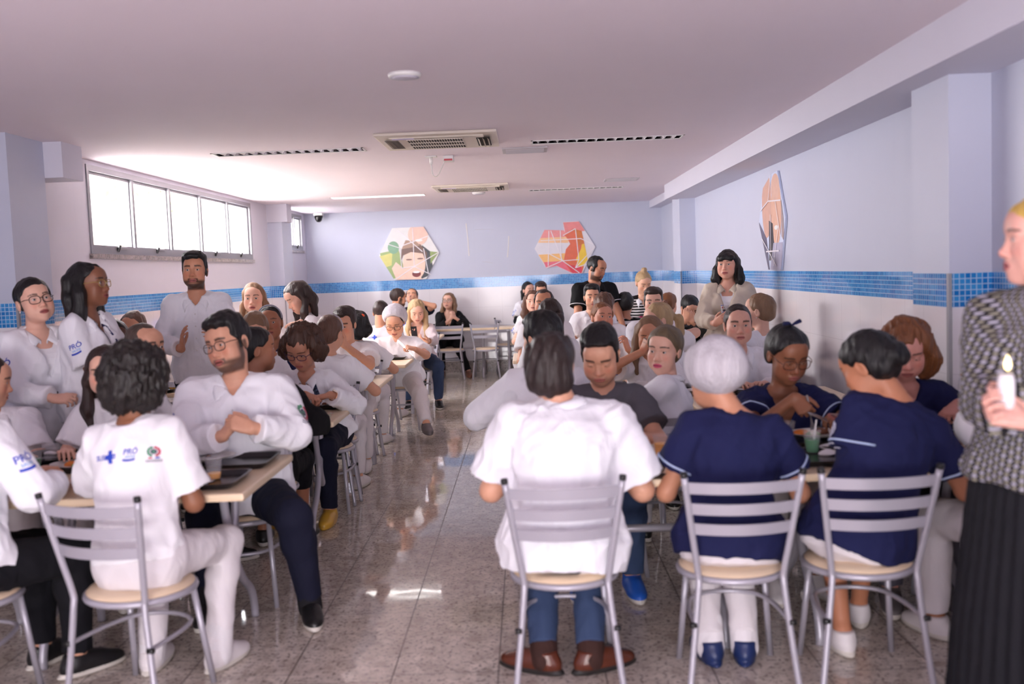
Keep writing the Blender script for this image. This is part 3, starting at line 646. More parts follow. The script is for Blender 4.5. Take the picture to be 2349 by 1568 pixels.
# ---------------------------------------------------------------- head
def head_prims(h, sex, fat=1.0, lid=0.0, mouth=0.0, smile=0.0):
    f = sex == 'f'; P = []; W = fat
    P.append(h.ell((0, -.014, .030), (.0755 * (.5 + .5 * W), .096, .086)))
    P.append(h.ell((0, .028, -.028), (.064 * W, .055, .082), k=.03))
    P.append(h.ell((0, .030, -.070), ((.050 if f else .056) * W, .050, .040), k=.03))
    P.append(h.ell((0, .066, -.099), (.020 if f else .026, .018, .016), k=.03))
    for s in (-1, 1):
        P.append(h.ell((s * .040 * W, .057, -.024), (.022, .018, .018), k=.03))
        P.append(h.ell((s * .040 * W, .050, -.058), (.020, .018, .024), k=.03))
    P.append(h.cap((-.034, .070, .020), (.034, .070, .020), .012 if f else .0145, k=.02))
    P.append(h.ell((0, .058, .048), (.052, .030, .034), k=.03))
    for s in (-1, 1): P.append(h.ell((s * .0315, .094, .001), (.017, .0155, .0125), op='s', k=.016))
    P.append(h.cap((0, .076, .010), (0, .096, -.030), .0075, .0105, k=.014))
    P.append(h.ell((0, .0975, -.035), (.0125, .012, .0105), k=.010))
    for s in (-1, 1): P.append(h.ell((s * .0125, .088, -.040), (.0085, .0105, .0075), k=.008))
    for s in (-1, 1): P.append(h.ell((s * .0075, .096, -.0465), (.0038, .006, .0035), op='s', k=.004))
    P.append(h.ell((0, .078, -.068), (.027, .016, .017), k=.016))
    lw = .0245 if f else .026
    P.append(h.ell((0, .0885 - .001 * smile, -.0635 - mouth * -.002), (lw * .86, .0078, .0058), k=.006))
    P.append(h.ell((0, .0875, -.0735 - mouth * .006), (lw * .78, .0085, .0068), k=.006))
    P.append(h.ell((0, .0985, -.0683 - mouth * .003), (lw, .0085, .0016 + mouth * .004), op='s', k=.004))
    for s in (-1, 1):
        e = (s * .0315, .0735, .0005)
        P.append(h.ell(e, (.0162, .0142, .0138), k=.006))
        ap = max(.0013, .0050 * (1 - lid)); P.append(h.ell((e[0], e[1] + .013, e[2] - .0035 * lid), (.0128, .0115, ap), rot=ry(s * -.06), op='s', k=.002))
        P.append(h.ell((s * .0775 * (.5 + .5 * W), -.012, -.012), (.0075, .019, .031), rot=rx(-.2) @ ry(s * .18), k=.006))
        P.append(h.ell((s * .0855 * (.5 + .5 * W), -.010, -.010), (.005, .011, .020), rot=rx(-.2), op='s', k=.006))
    return P
def smooth01(x, a, b): t = np.clip((x - a) / (b - a), 0, 1); return t * t * (3 - 2 * t)
def skin_colors(V, h, base, sex, beard, brow, lips, seed=0, mouth=0.0, balding=None):
    q = h.loc(V); x, y, z = q[:, 0], q[:, 1], q[:, 2]; ax = np.abs(x); base = np.array(lin(base)); C = np.tile(base, (len(V), 1)); nz = waves(seed + 5, 190.0)(q)
    near = (y > -.06) & (np.abs(z) < .16) & (ax < .12)
    def put(mk, col, s): C[:] = C + (np.array(lin(col)) - C) * (np.clip(mk, 0, 1) * s * near)[:, None]
    fl = tuple(np.clip(np.array([(v ** (1 / 2.2)) * 255 for v in base]) * np.array([1.04, .86, .84]), 0, 255))
    put(np.exp(-((ax - .042) / .018) ** 2 - ((z + .030) / .018) ** 2) * (y > .03), fl, .55)
    put(np.exp(-(x / .012) ** 2 - ((z + .036) / .010) ** 2) * (y > .08), fl, .5)
    if lips is not None:
        put((1 - smooth01(((x / .0255) ** 2 + ((z + .0690 + .003 * mouth) / (.0115 + .004 * mouth)) ** 2), .75, 1.15)) * (y > .06), lips, .85)
        put((1 - smooth01(np.abs(z + .0683 + .003 * mouth), .0012 + .003 * mouth, .003 + .004 * mouth)) * (ax < .023) * (y > .06), (70, 30, 30), .7)
    for s in (-1, 1):
        xx = (x * s - .034); arch = .0225 + .005 * np.cos(xx * 55) - .05 * np.maximum(xx, 0)
        th = (.0042 if sex == 'm' else .0028) * (1.15 - 16 * np.maximum(xx - .004, 0)); put((1 - smooth01(np.abs(z - arch) / np.maximum(th, .0012), .7, 1.6)) * (np.abs(xx) < .021) * (y > .03), brow, .88)
        put(np.exp(-(((x * s - .0315) / .016) ** 2 + ((z - .006) / .0035) ** 2)) * (y > .05), (70, 45, 40), .42 if sex == 'f' else .25)
    if beard:
        col, st = beard; zc = -.055 + np.clip((ax - .052) / .021, 0, 1) * .055
        m = smooth01(zc - z, -.004, .006) * smooth01(y, -.022, -.008) * (1 - smooth01(-z, .118, .135)); m *= 1 - (1 - smooth01(((x / .024) ** 2 + ((z + .069) / .0105) ** 2), .9, 1.3)) * .95
        m *= 1 - .75 * np.exp(-((x - .0) / .030) ** 2 - ((z + .086) / .006) ** 2) * (1 if st < .9 else .3)
        m *= 1 - .92 * smooth01(y, .018, .045) * smooth01(z, -.078, -.058) * smooth01(ax, .028, .036)
        put(m, col, st)
    if balding is not None: put(smooth01(z + .3 * -y, .03, .06), balding[0], balding[1])
    return C
# ---------------------------------------------------------------- hands
def hand_prims(w, d, n, side, s=1.0, curl=(25, 35, 25), spread=1.0, thumb=0.3, point=False):
    """w wrist, d towards the fingers, n out of the palm; side +1 left hand, -1 right hand"""
    d = nrm(d); n = nrm(n - d * (n @ d)); up = -n; lat = np.cross(d, up) * side; P = []
    g = lambda a, b, c: w + s * (a * lat + b * d + c * up)
    roots = [(.030, .088), (.0105, .093), (-.0095, .089), (-.028, .080)]; lens = [.070, .079, .073, .057]; rad = [.0088, .0090, .0086, .0076]
    for i, (a, b) in enumerate(roots):
        P.append(Cap(g(a * .55, .004, 0), g(a, b, .002), .0165 * s, .0118 * s, k=.014 * s, flat=.8, fn=up))
        c = list(curl) if not hasattr(curl[0], '__len__') else list(curl[i]); c = [v * (1 + .10 * (i - 1)) for v in c]
        ang = 0.0; p = g(a, b, .002); sp = math.radians((1.5 - i) * 4.0 * spread); L = lens[i] * s
        for j, fr in enumerate((.44, .31, .25)):
            ang += math.radians(c[j]); dd = (d * math.cos(sp) + lat * math.sin(sp)); v = dd * math.cos(ang) - up * math.sin(ang); q = p + v * L * fr
            P.append(Cap(p, q, rad[i] * s * (1 - .08 * j), rad[i] * s * (.93 - .08 * j), k=.004)); p = q
    P.append(Ell(g(.0, .048, -.006), (.034 * s, .042 * s, .013 * s), np.stack([lat, d, up], 1), k=.012))
    t0 = g(.020, .020, -.006); v0 = nrm(lat * .80 + d * .62 - up * (.25 + .5 * thumb)); p1 = t0 + v0 * .040 * s; v1 = nrm(lat * (.40 - .5 * thumb) + d * .9 - up * (.15 + .45 * thumb)); p2 = p1 + v1 * .032 * s; v2 = nrm(lat * (.20 - .6 * thumb) + d * .95 - up * .3 * thumb); p3 = p2 + v2 * .026 * s
    P += [Cap(t0, p1, .0150 * s, .0118 * s, k=.012), Cap(p1, p2, .0110 * s, .0102 * s, k=.005), Cap(p2, p3, .0100 * s, .0080 * s, k=.004)]
    return P
def ik(S, T, l1, l2, pole):
    v = T - S; D = np.linalg.norm(v); mx = (l1 + l2) * .985
    if D > mx: T = S + v * mx / D; v = T - S; D = mx
    D = max(D, abs(l1 - l2) + .02); a = (l1 * l1 - l2 * l2 + D * D) / (2 * D); hh = math.sqrt(max(l1 * l1 - a * a, 1e-6)); u = v / np.linalg.norm(v); p = nrm(pole - u * (pole @ u)); return S + u * a + p * hh, T
# ---------------------------------------------------------------- hair
def hair_prims(h, st, o):
    P = []; vol = o.get('vol', 1.0); f = o.get('front', .070); top = o.get('top', .062); nape = o.get('nape', -.075)
    male = st in ('short', 'quiff', 'buzz', 'receding'); rr = o.get('cap', (.0805, .1015, .0895) if male else (.0835, .104, .0915)); rr = tuple(v * vol for v in rr)
    cap = [h.ell((0, -.016, .031), rr)]; slope = o.get('slope', .80)
    cut = [h.half((0, f, top), (0, 1.0, -slope), k=.012), h.half((0, -.06, nape), (0, .85, -1), k=.012) if male and not o.get('low') else h.half((0, 0, nape), (0, .25, -1), k=.01)]
    if o.get('low', 0): cap += [h.ell((0, -.040, -.045), (.073 * o['low'], .070, .060), k=.03)]
    ear = [h.ell((s * .088, .002, -.024), (.024, .026, .042), op='s', k=.008) for s in (-1, 1)]
    if st in ('short', 'quiff', 'buzz', 'receding'):
        if st == 'quiff': cap += [h.ell((0, .030, .088), (.066, .066, .036), k=.03), h.ell((0, -.02, .088), (.07, .07, .045), k=.03)]
        if st == 'receding': P += cap + [h.ell((s * .055, .075, .085), (.035, .05, .045), op='s', k=.02) for s in (-1, 1)]
        else: P += cap
        if st == 'quiff': P += [h.ell((s * .062, .080, .062), (.026, .040, .030), op='s', k=.02) for s in (-1, 1)]
        P += cut + ear
        sl = o.get('side', .035)
        for s in (-1, 1): P.append(h.cap((s * .0715, .018, .015), (s * .0715, .016, -sl * .7), .0065, .0045, k=.01))
    elif st in ('bun', 'tied', 'pony'):
        P += cap + [h.ell((0, -.045, -.030), (.068, .062, .050), k=.03)] + cut + ear
        b = o.get('bun', (0, -.115, .02)); br = o.get('br', .036)
        if st == 'bun': P += [h.ell(b, (br, br * .85, br), k=.01)]
        if st == 'pony':
            L = o.get('len', .2); P.append(h.ell(b, (.022, .022, .02), k=.012)); p0 = h.w(*b); back = nrm(-h.y * A3(1, 1, 0)); p1 = p0 + back * .055 * h.s + A3(0, 0, -.03); p2 = p1 + back * .01 + A3(0, 0, -L * .55); p3 = p2 + A3(0, 0, -L * .45)
            P += [Cap(p0, p1, .022, .030, k=.02), Cap(p1, p2, .032, .028, k=.02), Cap(p2, p3, .027, .008, k=.02)]
    elif st == 'long':
        L = o.get('len', .26); fwd = o.get('fwd', .02); th = o.get('th', .026); dn = A3(0, 0, -1.0)
        P += cap + [h.half((0, f, top), (0, 1.0, -slope), k=.012)]
        hb = nrm(h.y * A3(1, 1, 0)); hl = nrm(h.x * A3(1, 1, 0))
        for s in (-1, 1):
            p0 = h.w(s * .068, -.012, .035); p1 = h.w(s * .086, -.012, -.05) ; p2 = p1 + dn * (L * .5 - .03) + hl * s * .014 + hb * fwd; p3 = p2 + dn * L * .5 + hb * fwd - hl * s * .012
            P += [Cap(p0, p1, .022, th, k=.03), Cap(p1, p2, th, th * 1.1, k=.03), Cap(p2, p3, th * 1.05, th * .45, k=.03)]
            q0 = h.w(s * .055, -.07, .02); q1 = h.w(s * .065, -.075, -.07); q2 = q1 + dn * L * .55 - hb * .01; P += [Cap(q0, q1, .04, .04, k=.03), Cap(q1, q2, .04, .025, k=.03)]
        q0 = h.w(0, -.085, .0); q1 = h.w(0, -.085, -.08); q2 = q1 + dn * L * .6; P += [Cap(q0, q1, .045, .045, k=.03), Cap(q1, q2, .045, .028, k=.03)]
        if o.get('bangs'): P += [h.ell((0, .068, .052), (.068, .030, .036), k=.02)]
    elif st == 'bob':
        L = o.get('len', .10); t = o.get('th', .04)
        P += cap + [h.half((0, f, top), (0, 1.0, -slope), k=.014)]
        for s in (-1, 1):
            P += [h.cap((s * .066, .0, .05), (s * .090, -.005, -L * .5), t * .85, t, k=.03), h.cap((s * .090, -.008, -L * .5), (s * .084, -.01, -L), t, t * .7, k=.03), h.cap((s * .05, -.075, .03), (s * .055, -.075, -L), .05, .042, k=.03)]
        P += [h.cap((0, -.085, .03), (0, -.085, -L), .05, .04, k=.03)]
        if o.get('bangs'): P += [h.ell((0, .070, .056), (.066, .024, .03), k=.015)]
    elif st == 'afro':
        P += [h.ell((0, -.03, .055), (.128, .130, .125)), h.ell((0, -.05, -.02), (.118, .105, .10), k=.05), h.half((0, f, top), (0, 1.0, -.55), k=.02), h.half((0, 0, -.098), (0, .2, -1), k=.03)]
    elif st == 'net':
        P += [h.ell((0, -.03, .055), (.100, .112, .092)), h.ell((0, -.055, .02), (.102, .10, .085), k=.04), h.half((0, f, top), (0, 1.0, -slope), k=.014), h.half((0, 0, nape), (0, .3, -1), k=.02)]
    return P
# ---------------------------------------------------------------- one person: all surfaces computed in numpy
TORSO_M = [(-.20, .150, .115, .0), (0, .170, .128, -.005), (.25, .158, .118, .004), (.45, .155, .115, .012), (.66, .170, .122, .010), (.80, .166, .108, .0), (.90, .130, .085, -.008), (.97, .080, .066, -.012), (1.0, .062, .058, -.012)]
TORSO_F = [(-.20, .165, .120, .0), (0, .180, .132, -.008), (.25, .150, .110, .004), (.45, .138, .104, .008), (.66, .150, .108, .010), (.80, .148, .096, .002), (.90, .115, .076, -.008), (.97, .070, .058, -.012), (1.0, .054, .052, -.012)]
def solve(sp):
    """joints of a person from the place of the head in the photograph"""
    s = sp; H = at_y(s['x'], s['y'], s['d']); yaw = s.get('ty', 0.0); hs = s.get('hs', 1.06); h = Frame(H, s.get('hy', yaw), s.get('hp', 0), s.get('hr', 0), hs)
    sc = s.get('sc', 1.0); a = math.radians(yaw); f = A3(math.sin(a), -math.cos(a), 0); l = A3(math.cos(a), math.sin(a), 0); J = dict(H=H, h=h, f=f, l=l, sc=sc)
    upv = nrm(A3(0, 0, 1.0) * 1.3 + h.z); N = H - upv * s.get('nk', .170) * hs - f * .030; N = N + l * s.get('ns', 0.0); J['N'] = N
    L = .485 * sc
    if s.get('kind', 'sit') == 'sit':
        hz = .545; dz = min(N[2] - hz, L * .999); off = math.sqrt(max(L * L - dz * dz, 0)); off = min(off, s.get('maxlean', .20)); P = A3(*(N - f * (off - s.get('back', 0)))[:2], hz)
        if 'hip' in s: P = A3(s['hip'][0], s['hip'][1], hz)
    else:
        lean = math.radians(s.get('lean', 0)); lx = s.get('leanx', 0.0); P = N - L * (A3(0, 0, 1) * math.cos(lean) + f * math.sin(lean) + l * lx)
        if 'hip' in s: P[:2] = s['hip']
    J['P'] = P
    wd = s.get('w', 1.0); sh = (.163 if s['sex'] == 'm' else .140) * sc * wd; ax = nrm(N - P); l2 = nrm(l - ax * (l @ ax)); sd = s.get('tilt', 0.0)
    tw = math.radians(s.get('twist', 0.0)); ls = nrm(l2 * math.cos(tw) + np.cross(ax, l2) * math.sin(tw)); J['ls'] = ls; J['ax'] = ax
    J['S'] = {q: N - ax * .058 * sc + ls * q * sh + A3(0, 0, sd * q) for q in (1, -1)}
    fs = np.cross(ls, ax); J['fs'] = fs; J['E'], J['W'], J['hd'], J['hn'] = {}, {}, {}, {}
    for q, key in ((1, 'lh'), (-1, 'rh')):
        t = s.get(key, None); S_ = J['S'][q]; ua, fa = .285 * sc, .250 * sc
        dflt = dict(p=(q * .10, .34, .80)) if s.get('kind', 'sit') == 'sit' else dict(p=(q * .22, .04, P[2] - .10))
        t = dflt if t is None else (t if isinstance(t, dict) else dict(p=t))
        if 'px' in t: T = at_y(*t['px'])
        else:
            p = t['p']; B = N if s.get('kind', 'sit') == 'sit' else N; T = A3(B[0], B[1], 0) + l * p[0] + f * p[1] + A3(0, 0, p[2])
        pole = l * q * t.get('out', .55) - f * t.get('bk', .35) + A3(0, 0, t.get('dn', -.8)); E, T = ik(S_, T, ua, fa, pole); J['E'][q], J['W'][q] = E, T
        fd = nrm(T - E); hd = nrm(A3(*t['dir'])[0] * l + t['dir'][1] * f + A3(0, 0, t['dir'][2])) if 'dir' in t else nrm(fd * A3(1, 1, .55))
        n = t.get('n', (0, 0, -1)); J['hd'][q] = hd; J['hn'][q] = nrm(l * n[0] + f * n[1] + A3(0, 0, n[2])); J['t%d' % q] = t
    J['hip'], J['K'], J['A'], J['fd'] = {}, {}, {}, {}
    for q, key in ((1, 'll'), (-1, 'rl')):
        Hq = P + l * q * .088 * sc; J['hip'][q] = Hq; t = s.get(key, {})
        if s.get('kind', 'sit') == 'sit':
            sp_ = t.get('spread', .04); K = Hq + f * t.get('kf', .40) * sc + l * q * sp_ + A3(0, 0, t.get('kz', .505) - Hq[2]); Aa = K + f * t.get('af', -.02) + l * q * t.get('al', -.01); Aa[2] = .085
            if 'kpx' in t: K = at_y(*t['kpx'])
            if 'apx' in t: Aa = at_y(*t['apx'])
            fa_ = math.radians(yaw + q * t.get('toe', 10)) if 'toe' not in t else math.radians(yaw + t['toe']); fdir = A3(math.sin(fa_), -math.cos(fa_), 0)
        else:
            Aa = A3(Hq[0], Hq[1], .085) + l * q * t.get('al', .02) + f * t.get('af', 0.0); K = (Hq + Aa) / 2 + f * .02; fa_ = math.radians(yaw + q * 10); fdir = A3(math.sin(fa_), -math.cos(fa_), 0)
        J['K'][q], J['A'][q], J['fd'][q] = K, Aa, fdir
    return J
def torso(J, s, infl, t0=-.20, t1=1.0, hem=0.0):
    st = TORSO_M if s['sex'] == 'm' else TORSO_F; w = s.get('w', 1.0); b = s.get('belly', 0.0); sc = J['sc']; out = []
    ts = sorted(set([t for t, *_ in st if t0 < t < t1] + [t0, t1])); T, a_, b_, o_ = zip(*st); sl = s.get('slouch', .02)
    for t in ts:
        a, bb, o = np.interp(t, T, a_), np.interp(t, T, b_), np.interp(t, T, o_); bell = b * math.exp(-((t - .25) / .25) ** 2)
        out.append((t, (a * (w if t < .93 else 1) + bell * .5) * sc + (hem if t < .2 else 0), (bb * (w if t < .93 else 1) + bell) * sc + (hem if t < .2 else 0), o + bell * .6 - sl * math.sin(max(0, min(1, t)) * PI)))
    return Loft(J['P'], J['N'], J['l'] if 'twist' not in s else nrm(J['l'] + J['ls']), out, infl)
def chest(J, s, infl, k=.05):
    P = []; sc = J['sc']; w = s.get('w', 1.0)
    for q in (1, -1): P += [Cap(J['S'][q], J['N'] - J['ax'] * .012 + J['ls'] * q * .045, (.050 if s['sex'] == 'm' else .043) * sc + infl, .032 + infl, k=k)]
    if s['sex'] == 'f':
        b = s.get('bust', 1.0)
        for q in (1, -1): P.append(Ell(J['N'] - J['ax'] * .175 * sc + J['ls'] * q * .068 * w + J['fs'] * (.078 * (.6 + .4 * w)), (.060 * b + infl, .052 * b + infl, .058 * b + infl), k=.05))
    return P
RAD = dict(m=dict(ua=(.052, .041), fa=(.041, .0275), th=(.088, .062), ca=(.056, .036)), f=dict(ua=(.047, .037), fa=(.037, .0245), th=(.090, .060), ca=(.052, .033)))
def arm(J, s, q, infl, upto=None, flare=0.0, k=.02):
    """upper arm and forearm; upto 0..1 upper arm, 1..2 forearm, cut square there"""
    r = RAD[s['sex']]; w = .5 + .5 * s.get('w', 1.0) if 'aw' not in s else s['aw']; S, E, W = J['S'][q], J['E'][q], J['W'][q]; out = []
    if upto is None or upto >= 1:
        out.append(Cap(S, E, r['ua'][0] * w + infl, r['ua'][1] * w + infl, k=k))
        if upto is None: out += [Cap(E, W, r['fa'][0] * w, r['fa'][1], k=k, flat=None)]
        else: c = E + (W - E) * (upto - 1); u = nrm(W - E); f1 = upto - 1; out.append(Cap(E, c + u * .02, r['fa'][0] * w + infl, (r['fa'][0] * w * (1 - f1) + r['fa'][1] * f1) + infl + flare, k=k, cut=(c, u)))
    else:
        c = S + (E - S) * upto; u = nrm(E - S); out.append(Cap(S, c + u * .03, r['ua'][0] * w + infl, r['ua'][0] * w + infl + flare, k=k, cut=(c, u)))
    return out
def legs(J, s, infl, upto=None, flare=0.0, k=.03):
    r = RAD[s['sex']]; w = .45 + .55 * s.get('w', 1.0); out = []
    for q in (1, -1):
        Hq, K, A = J['hip'][q], J['K'][q], J['A'][q]; th0 = r['th'][0] * w
        out.append(Cap(Hq, K, th0 + infl, r['th'][1] * w + infl, k=k)); c = A + A3(0, 0, .02) if upto is None else K + (A - K) * upto
        u = nrm(A - K); m_ = K + (A - K) * .3; back = -J['f'] * .012
        out.append(Cap(K, m_ + back, r['th'][1] * w * .93 + infl, r['ca'][0] * w + infl, k=k))
        if upto is None: out.append(Cap(m_ + back, A, r['ca'][0] * w + infl, r['ca'][1] + infl, k=k))
        else: out.append(Cap(m_ + back, c + u * .02, r['ca'][0] * w + infl, r['ca'][1] + infl + flare, k=k, cut=(c, u)))
    return out
def compute(s):
    """every surface of one person (runs in a worker thread)"""
    J = s['J']; h = J['h']; sex = s['sex']; D = np.linalg.norm(J['H'] - CAMP); px = D / FPX; seed = s['seed']; out = {}
    rb = float(np.clip(px * 4.2, .0085, .014)); rh = float(np.clip(px * 1.7, .0032, .0062)); rg = float(np.clip(px * 1.9, .0036, .0062)); rc = float(np.clip(px * 3.2, .0075, .0125)); rhair = float(np.clip(px * 2.2, .0045, .008))
    # --- body
    B = [torso(J, s, 0.0)] + chest(J, s, 0.0)
    for q in (1, -1): B += arm(J, s, q, 0.0)
    B += legs(J, s, 0.0)
    for q in (1, -1): A, fd = J['A'][q], J['fd'][q]; B += [Cap(A, A - A3(0, 0, .035), .034, .036, k=.02), Cap(A - A3(0, 0, .05) - fd * .02, A - A3(0, 0, .058) + fd * .13, .033, .024, k=.02)]
    nr = .049 if sex == 'f' else .057; nr *= s.get('neck', 1.0)
    B.append(Cap(h.w(0, -.022, -.055), J['N'] + A3(0, 0, .0) - J['f'] * .004, nr, nr * 1.08, k=.03))
    hp = head_prims(h, sex, s.get('fat', 1.0), s.get('lid', 0.16), s.get('mouth', 0.0), s.get('smile', 0)); hand = []; boxes = []
    for q in (1, -1):
        t = J['t%d' % q]; hd, hn = J['hd'][q], J['hn'][q]; P = hand_prims(J['W'][q], hd, hn, q, J['sc'] * (1.0 if sex == 'm' else .93), t.get('curl', (22, 34, 24)), t.get('spread', 1.0), t.get('thumb', .3)); hand += P
        lo = np.min([p.lo for p in P], 0) - .012; hi = np.max([p.hi for p in P], 0) + .012; boxes.append((lo, hi, rg))
    hc = [h.w(x, y, z) for x in (-.105, .105) for y in (-.13, .125) for z in (-.135, .13)]; boxes.append((np.min(hc, 0), np.max(hc, 0), rh))
    ALL = B + hp + hand; V, Q = grow(ALL, rb); ins = np.zeros(len(V), bool)
    for lo, hi, _ in boxes: ins |= ((V > lo + rb * .6) & (V < hi - rb * .6)).all(1)
    keep = ~ins[Q].all(1); Vs, Qs, n = [V], [Q[keep]], len(V)
    for i, (lo, hi, r) in enumerate(boxes):
        v, qd = grow(ALL, r, (lo, hi)); Vs.append(v); Qs.append(qd + n); n += len(v)
    V, Q = np.concatenate(Vs), np.concatenate(Qs); used = np.unique(Q); mp = np.zeros(len(V), int); mp[used] = np.arange(len(used)); V, Q = V[used], mp[Q]
    out['body'] = (V, Q, skin_colors(V, h, s['skin'], sex, s.get('beard'), s.get('brow', (50, 36, 32)), s.get('lips', (178, 96, 92)), seed, s.get('mouth', 0), s.get('scalp')))
    # --- hair
    if s.get('hair'):
        st, ho, _ = s['hair']; HP = hair_prims(h, st, ho); amp = ho.get('amp', .0022); fr = ho.get('freq', 150.0)
        w1 = waves(seed + 1, fr, 7, (1, 1, .35)); w2 = waves(seed + 2, fr * .35, 6, (1, 1, .6)); cu = ho.get('curly', 0); out['hair'] = grow(HP, rhair, None, (lambda P: amp * (1.6 * np.abs(w1(P)) + 1.6 * np.abs(w2(P)) - 2.2)) if cu else (lambda P: amp * (w1(P) + 1.3 * w2(P) - .9)))
    # --- clothes
    T = s['top']; c = .012 + T.get('loose', 0.0); hem = T.get('hem', -.05); tops = [torso(J, s, c, hem, .985 if T.get('neck', 'crew') == 'crew' else .975, T.get('flare', .012))] + chest(J, s, c - .002)
    slv = T.get('sleeve', .62)
    for q in (1, -1): tops += arm(J, s, q, c + .004, slv, .014 if slv < 1 else .004)
    if s.get('kind', 'sit') == 'sit' and hem < -.02: tops += [Cap(J['hip'][q] - J['f'] * .01, J['hip'][q] + J['f'] * (.09 + T.get('apron', 0)), .098 * (.5 + .5 * s.get('w', 1)) + T.get('loose', 0), .088 * (.5 + .5 * s.get('w', 1)), k=.04) for q in (1, -1)]
    nk = T.get('neck', 'crew'); N, ax, ls, fs = J['N'], J['ax'], J['ls'], J['fs']
    if nk != 'crew':
        dp = {'v': .15, 'open': .10, 'shirt': .075, 'blazer': .26}[nk]; hw = {'v': .062, 'open': .055, 'shirt': .048, 'blazer': .085}[nk]
        def wedge(X, Y, Z):
            px, py, pz = X - N[0], Y - N[1], Z - N[2]; w = px * ax[0] + py * ax[1] + pz * ax[2]; u = px * ls[0] + py * ls[1] + pz * ls[2]; v = px * fs[0] + py * fs[1] + pz * fs[2]
            return np.maximum(np.maximum((np.abs(u) - hw * (w + dp) / dp) * .75, -v), -(w + dp))
        tops.append(Fn(wedge, N - .22 - dp * .3, N + .22, .008, 's'))
    fw = waves(seed + 9, 34.0, 6, (1, 1, .7)); f2 = waves(seed + 4, 75.0, 6, (1, 1, .7)); wa = T.get('wr', .0075)
    def folds(P): return wa * (1.25 * np.abs(fw(P)) + .6 * np.abs(f2(P)) - 1.25)
    out['top'] = grow(tops, rc, None, folds)
    Bt = s['legs']
    lg = legs(J, s, Bt.get('infl', .012), Bt.get('upto', .95), Bt.get('flare', .007)); pel = torso(J, s, .007, -.20, .10); pel.k = .05; lg.append(pel)
    if s.get('kind', 'sit') == 'sit': lg.append(Ell(J['P'] - A3(0, 0, .02) - J['f'] * .02, (.165 * (.5 + .5 * s.get('w', 1)), .125, .085), np.stack([J['l'], J['f'], A3(0, 0, 1)], 1), k=.05))
    if Bt.get('skirt'):
        P0 = J['P'] + A3(0, 0, .10); lg = [Loft((P0[0], P0[1], .02), P0, J['l'], [(0, .29, .25, 0), (.5, .25, .21, 0), (.85, .205, .165, 0), (1, .165, .13, 0)], .01)]
    out['legs'] = grow(lg, max(rc, .009), None, (lambda P: .6 * folds(P)) if not Bt.get('skirt') else (lambda P: .006 * np.sin(np.arctan2(P[:, 1] - J['P'][1], P[:, 0] - J['P'][0]) * 34)))
    for q in (1, -1):
        if s.get('sock'): A, u = J['A'][q], nrm(J['K'][q] - J['A'][q]); out['sock%d' % q] = grow([Cap(A - A3(0, 0, .03), A + u * .08, .056, .057, k=.01)], .008)
        A, fd = J['A'][q], J['fd'][q]; sd = np.cross(fd, A3(0, 0, 1)); fl = A[2] - .085; R = np.stack([sd, fd, A3(0, 0, 1)], 1); b = lambda y, z: A3(A[0], A[1], fl) + fd * y + A3(0, 0, z)
        SP = [Ell(b(.115, .030), (.047, .085, .036), R), Ell(b(-.015, .040), (.040, .062, .045), R, k=.04), Ell(b(.045, .052), (.042, .075, .040), R, k=.04), Ell(b(.06, .010), (.046, .150, .022), R, k=.01)]
        if s.get('shoe', {}).get('high', True): SP.append(Cap(b(-.015, .05), b(-.012, .095), .043, .044, k=.02, cut=(b(0, .092), A3(0, 0, 1))))
        SP.append(Half(b(0, .002), (0, 0, -1), k=.002)); out['shoe%d' % q] = grow(SP, max(.006, rc * .7))
    return out
# ---------------------------------------------------------------- flat marks on cloth
TXT = {}
def text2d(t):
    if t not in TXT:
        c = bpy.data.curves.new('t', 'FONT'); c.body = t; c.size = 1.0; c.align_x = 'CENTER'; c.resolution_u = 3; c.offset = .012; o = bpy.data.objects.new('t', c); COL.objects.link(o); bpy.context.view_layer.update()
        me = o.evaluated_get(bpy.context.evaluated_depsgraph_get()).to_mesh(); TXT[t] = ([(v.co.x, v.co.y) for v in me.vertices], [tuple(p.vertices) for p in me.polygons]); bpy.data.objects.remove(o); bpy.data.curves.remove(c)
    return TXT[t]
def g_text(t, size, ox=0, oy=0, shear=0.0, mi=0): v, f = text2d(t); return ([(x * size + ox + shear * y * size, y * size + oy) for x, y in v], f, mi)
def g_bar(x0, y0, x1, y1, mi=0, n=5, bow=0.0):
    v = []
    for k in range(n + 1): q = k / n; x = x0 + (x1 - x0) * q; d = bow * (1 - (2 * q - 1) ** 2); v += [(x, y0 + d), (x, y1 + d)]
    return (v, [(2 * k, 2 * k + 2, 2 * k + 3, 2 * k + 1) for k in range(n)], mi)
def g_ring(cx, cy, r0, r1, a0, a1, mi=0, n=12, lobes=0):
    v = []
    for k in range(n + 1): a = math.radians(a0 + (a1 - a0) * k / n); e = r1 * (1 + (.14 * (k % 2) if lobes else 0)); v += [(cx + r0 * math.cos(a), cy + r0 * math.sin(a)), (cx + e * math.cos(a), cy + e * math.sin(a))]
    return (v, [(2 * k, 2 * k + 1, 2 * k + 3, 2 * k + 2) for k in range(n)], mi)
def crest(s=1.0, ox=0, oy=0, m=(0, 1, 2, 3)):
    return [g_ring(ox, oy, .0, .009 * s, 0, 360, m[0], 10, 1), g_ring(ox, oy, .012 * s, .019 * s, 95, 255, m[1], 10, 1), g_ring(ox, oy, .012 * s, .019 * s, -75, 85, m[2], 10, 1), g_ring(ox, oy, .0, .005 * s, 0, 360, m[1], 8), g_bar(ox - .016 * s, oy - .027 * s, ox - .004 * s, oy - .021 * s, m[2]), g_bar(ox + .004 * s, oy - .027 * s, ox + .016 * s, oy - .021 * s, m[3]), g_bar(ox - .024 * s, oy - .034 * s, ox + .024 * s, oy - .0315 * s, m[0]), g_bar(ox - .024 * s, oy - .039 * s, ox + .024 * s, oy - .0370 * s, m[0])]
